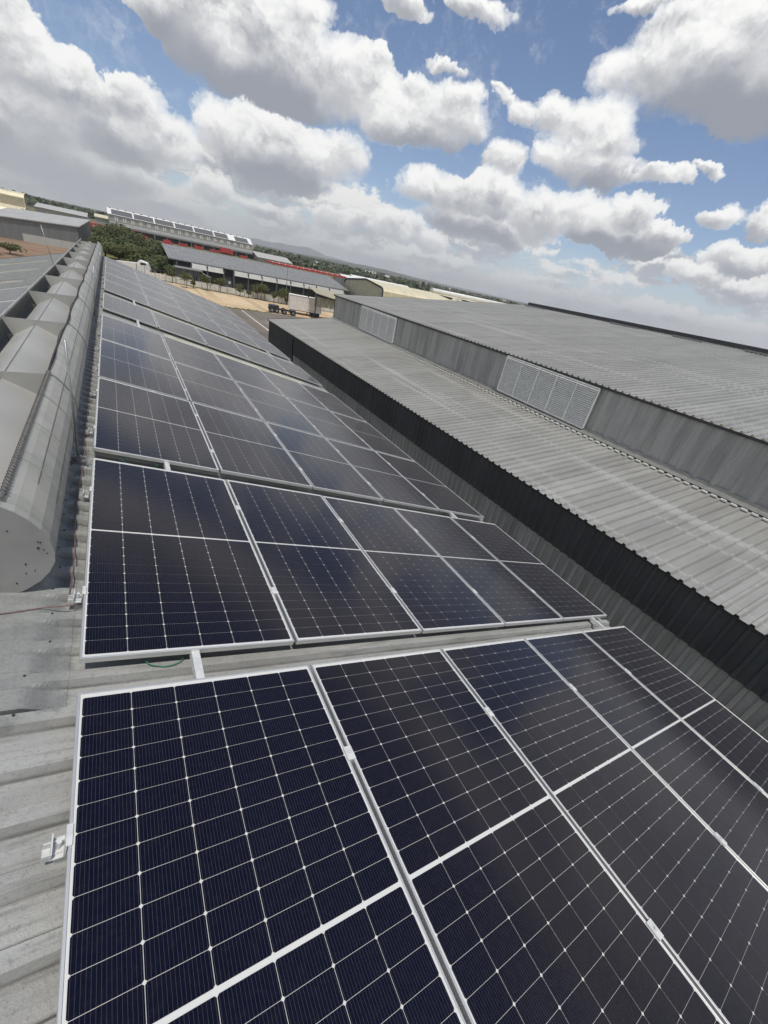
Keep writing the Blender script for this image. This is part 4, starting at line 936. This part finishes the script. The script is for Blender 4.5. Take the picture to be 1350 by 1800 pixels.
T_=[(2.2,142,7.4,11,'foliage_dark','tall round dark tree at the left of the clump'),(6.4,130,6.8,10,'foliage_dark','dark round tree just right of the tallest one'),(1.0,122,4.6,8,'foliage_olive','olive green spreading tree in front of the left dark tree'),
(4.6,114,5.0,9,'foliage_olive','olive green tree in the middle front of the clump'),(9.4,122,6.4,9,'foliage_dark','dark round tree at the right end of the clump behind'),(8.4,108,4.4,6,'foliage_dark','lower dark tree beside the depot gable'),
(-1.6,160,5.5,7,'foliage_olive','bushy olive tree left behind the clump near the shed corner'),(-2.2,200,5.6,8,'foliage_olive','distant olive tree beside the red trailers'),(12.5,165,4.4,7,'foliage_olive','low olive tree behind the clump toward the parked cars'),(18.5,160,3.6,7,'foliage_olive','low scrubby tree left of the depot ridge'),
(-1.5,132,4.2,6,'foliage_dark','dark shrub-like tree peeping over the ventilator end')]
for i,(x,y,h,w,mm,l) in enumerate(T_): tree(x,y,h,w,l,mm,5200,.21,.45,seed=i+3)
sp=[(9.4,98.9,2.6),(11.3,93.8,3.0),(12.6,95.0,1.4),(14.9,94.3,2.9),(17.3,94.6,3.0),(20.7,93.2,2.3),(22.3,93.0,1.5),(24.0,93.0,2.9),(25.2,92.3,3.2),(26.9,91.6,2.0),(28.4,91.0,3.3),(29.6,91.4,1.6)]
for i,(x,y,h) in enumerate(sp):
    tree(x,y,h,h*.78,'young street tree along the pale boundary wall, %s from the left'%(ORD+['twelfth'])[i],'foliage_young' if i%3 else 'foliage_olive',700,.12,.14,seed=40+i,group='young trees along the boundary wall',name='young_tree',low=.3)
tree(-17.5,100,3.6,4.0,'dark tree at the left edge beyond the left roof','foliage_dark',1500,.17,.3,seed=90,group='trees left of the roof')
tree(-15.0,104,1.8,4.5,'low scrubby bush on the red soil left of the roof','foliage_olive',900,.15,.2,seed=91,group='trees left of the roof',name='bush')
# scrub mass under the clump and on the verge
c=MB(); g=np.random.default_rng(5)
for i in range(16): leaves(c,(g.uniform(-3,18),g.uniform(150,215),G+.5),(3.2,3.2,.9),160,.28,seed=200+i)
tag(c.build('scrub',['foliage_olive']),'patchy green scrub between the tree clump and the factory','scrub',kind='stuff')

# ------------------------------------------------------------------ hills, woods and town
def ridge(name,pts,depth,mat,nseg=6,rough=.12,seed=0):
    """terrain ridge: crest polyline (x,y,z), falling towards and away from the viewer"""
    g=np.random.default_rng(seed); m_=MB(); P_=[]
    for i in range(len(pts)-1):
        for k in range(nseg):
            t=k/nseg; P_.append(np.array(pts[i])*(1-t)+np.array(pts[i+1])*t)
    P_.append(np.array(pts[-1])); rows=[]
    amp=rough*max(p[2]-G for p in P_)
    prev=0
    for p in P_:
        prev=prev*.6+g.normal(0,amp); q_=p.copy(); q_[2]+=prev
        d=np.array([p[0],p[1],0]); d/=np.linalg.norm(d)
        rows.append([q_-d*depth*f+np.array([0,0,-(q_[2]-G)*k+ (g.normal(0,amp*.4) if 0<k<1 else 0)]) for f,k in ((1,1.02),(.6,.62),(.25,.2),(0,0),(-.5,.5),(-1,1.02))])
    n=6; vs=[tuple(v) for r_ in rows for v in r_]
    m_.add(vs,[(i*n+j,(i+1)*n+j,(i+1)*n+j+1,i*n+j+1) for i in range(len(rows)-1) for j in range(n-1)])
    return struct(m_.build(name,[mat],smooth=True))
def pol(az,dist,el): a=R(az); return (dist*math.sin(a),dist*math.cos(a),1.8+dist*math.tan(R(el)))
ridge('wooded_hill',[pol(-40,900,1.2),pol(-20,900,.9),pol(-12,900,.1),pol(-8,900,-.25),pol(-5,900,-.42),pol(-1,950,-.5),pol(4,1000,-.52)],350,'hill_green',6,.05,1)
ridge('far_hill',[pol(-10,4200,-.1),pol(8,4200,-.05),pol(16,4200,.0),pol(22,4200,.05),pol(25,4300,.2),pol(28,4300,.28),pol(31,4300,.2),pol(35,4300,.0),pol(42,4300,-.05),pol(50,4300,-.03),pol(60,4300,.02),pol(75,4300,.05),pol(100,4300,.0)],1200,'hill_green',5,.05,2)
ridge('blue_mountain',[pol(8,7800,.0),pol(12,7800,.3),pol(14.4,7800,.55),pol(16,7800,.5),pol(17.2,7800,.72),pol(18.5,7800,.6),pol(20,7800,.78),pol(21.5,7800,.55),pol(23,7800,.3),pol(26.5,7800,.2),pol(30,7800,.22),pol(36,7800,.1),pol(46,7800,.0),pol(55,7800,.05),pol(58,7800,.12),pol(62,7800,.0)],1200,'mountain_haze_blue',4,.03,3)
def wood(name,label,N_,fn,size,mat,seed):
    g=np.random.default_rng(seed); V=[];F=[]
    for i in range(N_):
        x,y,z,r_=fn(g)
        for k in range(34):
            d=g.normal(0,1,3); d/=np.linalg.norm(d); d[2]=abs(d[2])*.9; p=np.array([x,y,z])+d*r_*g.uniform(.6,1)
            nrm=d+g.normal(0,.5,3); nrm/=np.linalg.norm(nrm); a=np.cross(nrm,[0,0,1.01]); a/=np.linalg.norm(a)+1e-6; b=np.cross(nrm,a); s_=size*r_*g.uniform(.6,1.3)
            o=len(V); V+=[tuple(p-a*s_),tuple(p-b*s_),tuple(p+a*s_),tuple(p+b*s_)]; F.append((o,o+1,o+2,o+3))
    m_=MB(); m_.add(V,F); tag(m_.build(name,[mat]),label,'woodland',kind='stuff')
def hillf(g):
    az=g.uniform(-14,3); dist=g.uniform(600,900); f=(dist-550)/350
    crest={-14:1.2,-8:.25}; e=np.interp(az,[-20,-12,-8,-5,-1,4],[.9,.1,-.25,-.42,-.5,-.52]); zc=1.8+900*math.tan(R(e))
    z=G+(zc-G)*min(1,f)**.9; a=R(az); r_=g.uniform(3.2,6.5)
    return dist*math.sin(a),dist*math.cos(a),z,r_
wood('hillside_wood','dense dark wood covering the low hill at the upper left',950,hillf,.34,'foliage_far',11)
def beltf(g):
    az=g.uniform(14,66); dist=g.choice([g.uniform(380,560),g.uniform(600,1500)],p=[.5,.5]); a=R(az); r_=g.uniform(2.2,4.6)*(1 if dist<600 else 1.25)
    return dist*math.sin(a),dist*math.cos(a),G+r_*.4,r_
wood('plain_wood','dark belt of trees spread over the plain towards the horizon',1300,beltf,.34,'foliage_far',12)
hp_=thing('far_house','x','house',(0,0,0))
MB().prism([(-4,0),(4,0),(4,3),(0,5),(-4,3)],lambda p:(-6,p[0],p[1]),lambda p:(6,p[0],p[1])).build('wall',['far_light_wall'],hp_)
m_=MB(); 
for s in (-1,1): m_.add([(-6.4,s*4.4,2.9),(6.4,s*4.4,2.9),(6.4,0,5.2),(-6.4,0,5.2)],[(0,1,2,3)])
m_.build('roof',['canopy_band'],hp_)
g=random.Random(4); hs=[]
azs=[(17.5,420),(19,460),(20.3,400),(21.2,520),(22.6,450),(24,560),(25.8,620),(27.5,700),(29.5,640),(31.5,820),(34,760),(37,900),(40.5,980),(44,1100),(47.5,1000),(51,1200),(55,1150)]
wd=['first','second','third','fourth','fifth','sixth','seventh','eighth','ninth','tenth','eleventh','twelfth','thirteenth','fourteenth','fifteenth','sixteenth','seventeenth']
for i,(az,ds) in enumerate(azs):
    o=hp_ if i==0 else dup(hp_); p=pol(az,ds,0); o.location=(p[0],p[1],G+(.6 if ds<600 else 1.5)); o.rotation_euler=(0,0,g.uniform(-.8,.8)); k=g.uniform(.5,1.05); o.scale=(k*1.3,k,k)
    tag(o,'small white roofed building among the trees of the plain, %s from the left'%wd[i],'house','distant white roofed buildings')

# ------------------------------------------------------------------ haze over the plain
m_=MB(); m_.box(-9400,9400,-9400,9400,G-1.5,240)
hz=NM('haze_air'); hz.N.remove(hz.b); v_=hz.N.new('ShaderNodeVolumePrincipled'); v_.inputs['Density'].default_value=.00016; v_.inputs['Color'].default_value=(.95,.97,1,1); v_.inputs['Anisotropy'].default_value=.0
hz.L.new(v_.outputs[0],[n for n in hz.N if n.type=='OUTPUT_MATERIAL'][0].inputs['Volume'])
MT['haze_air']=hz.m; ho=m_.build('haze',['haze_air']); tag(ho,'thin pale haze in the air over the plain','haze',kind='stuff')
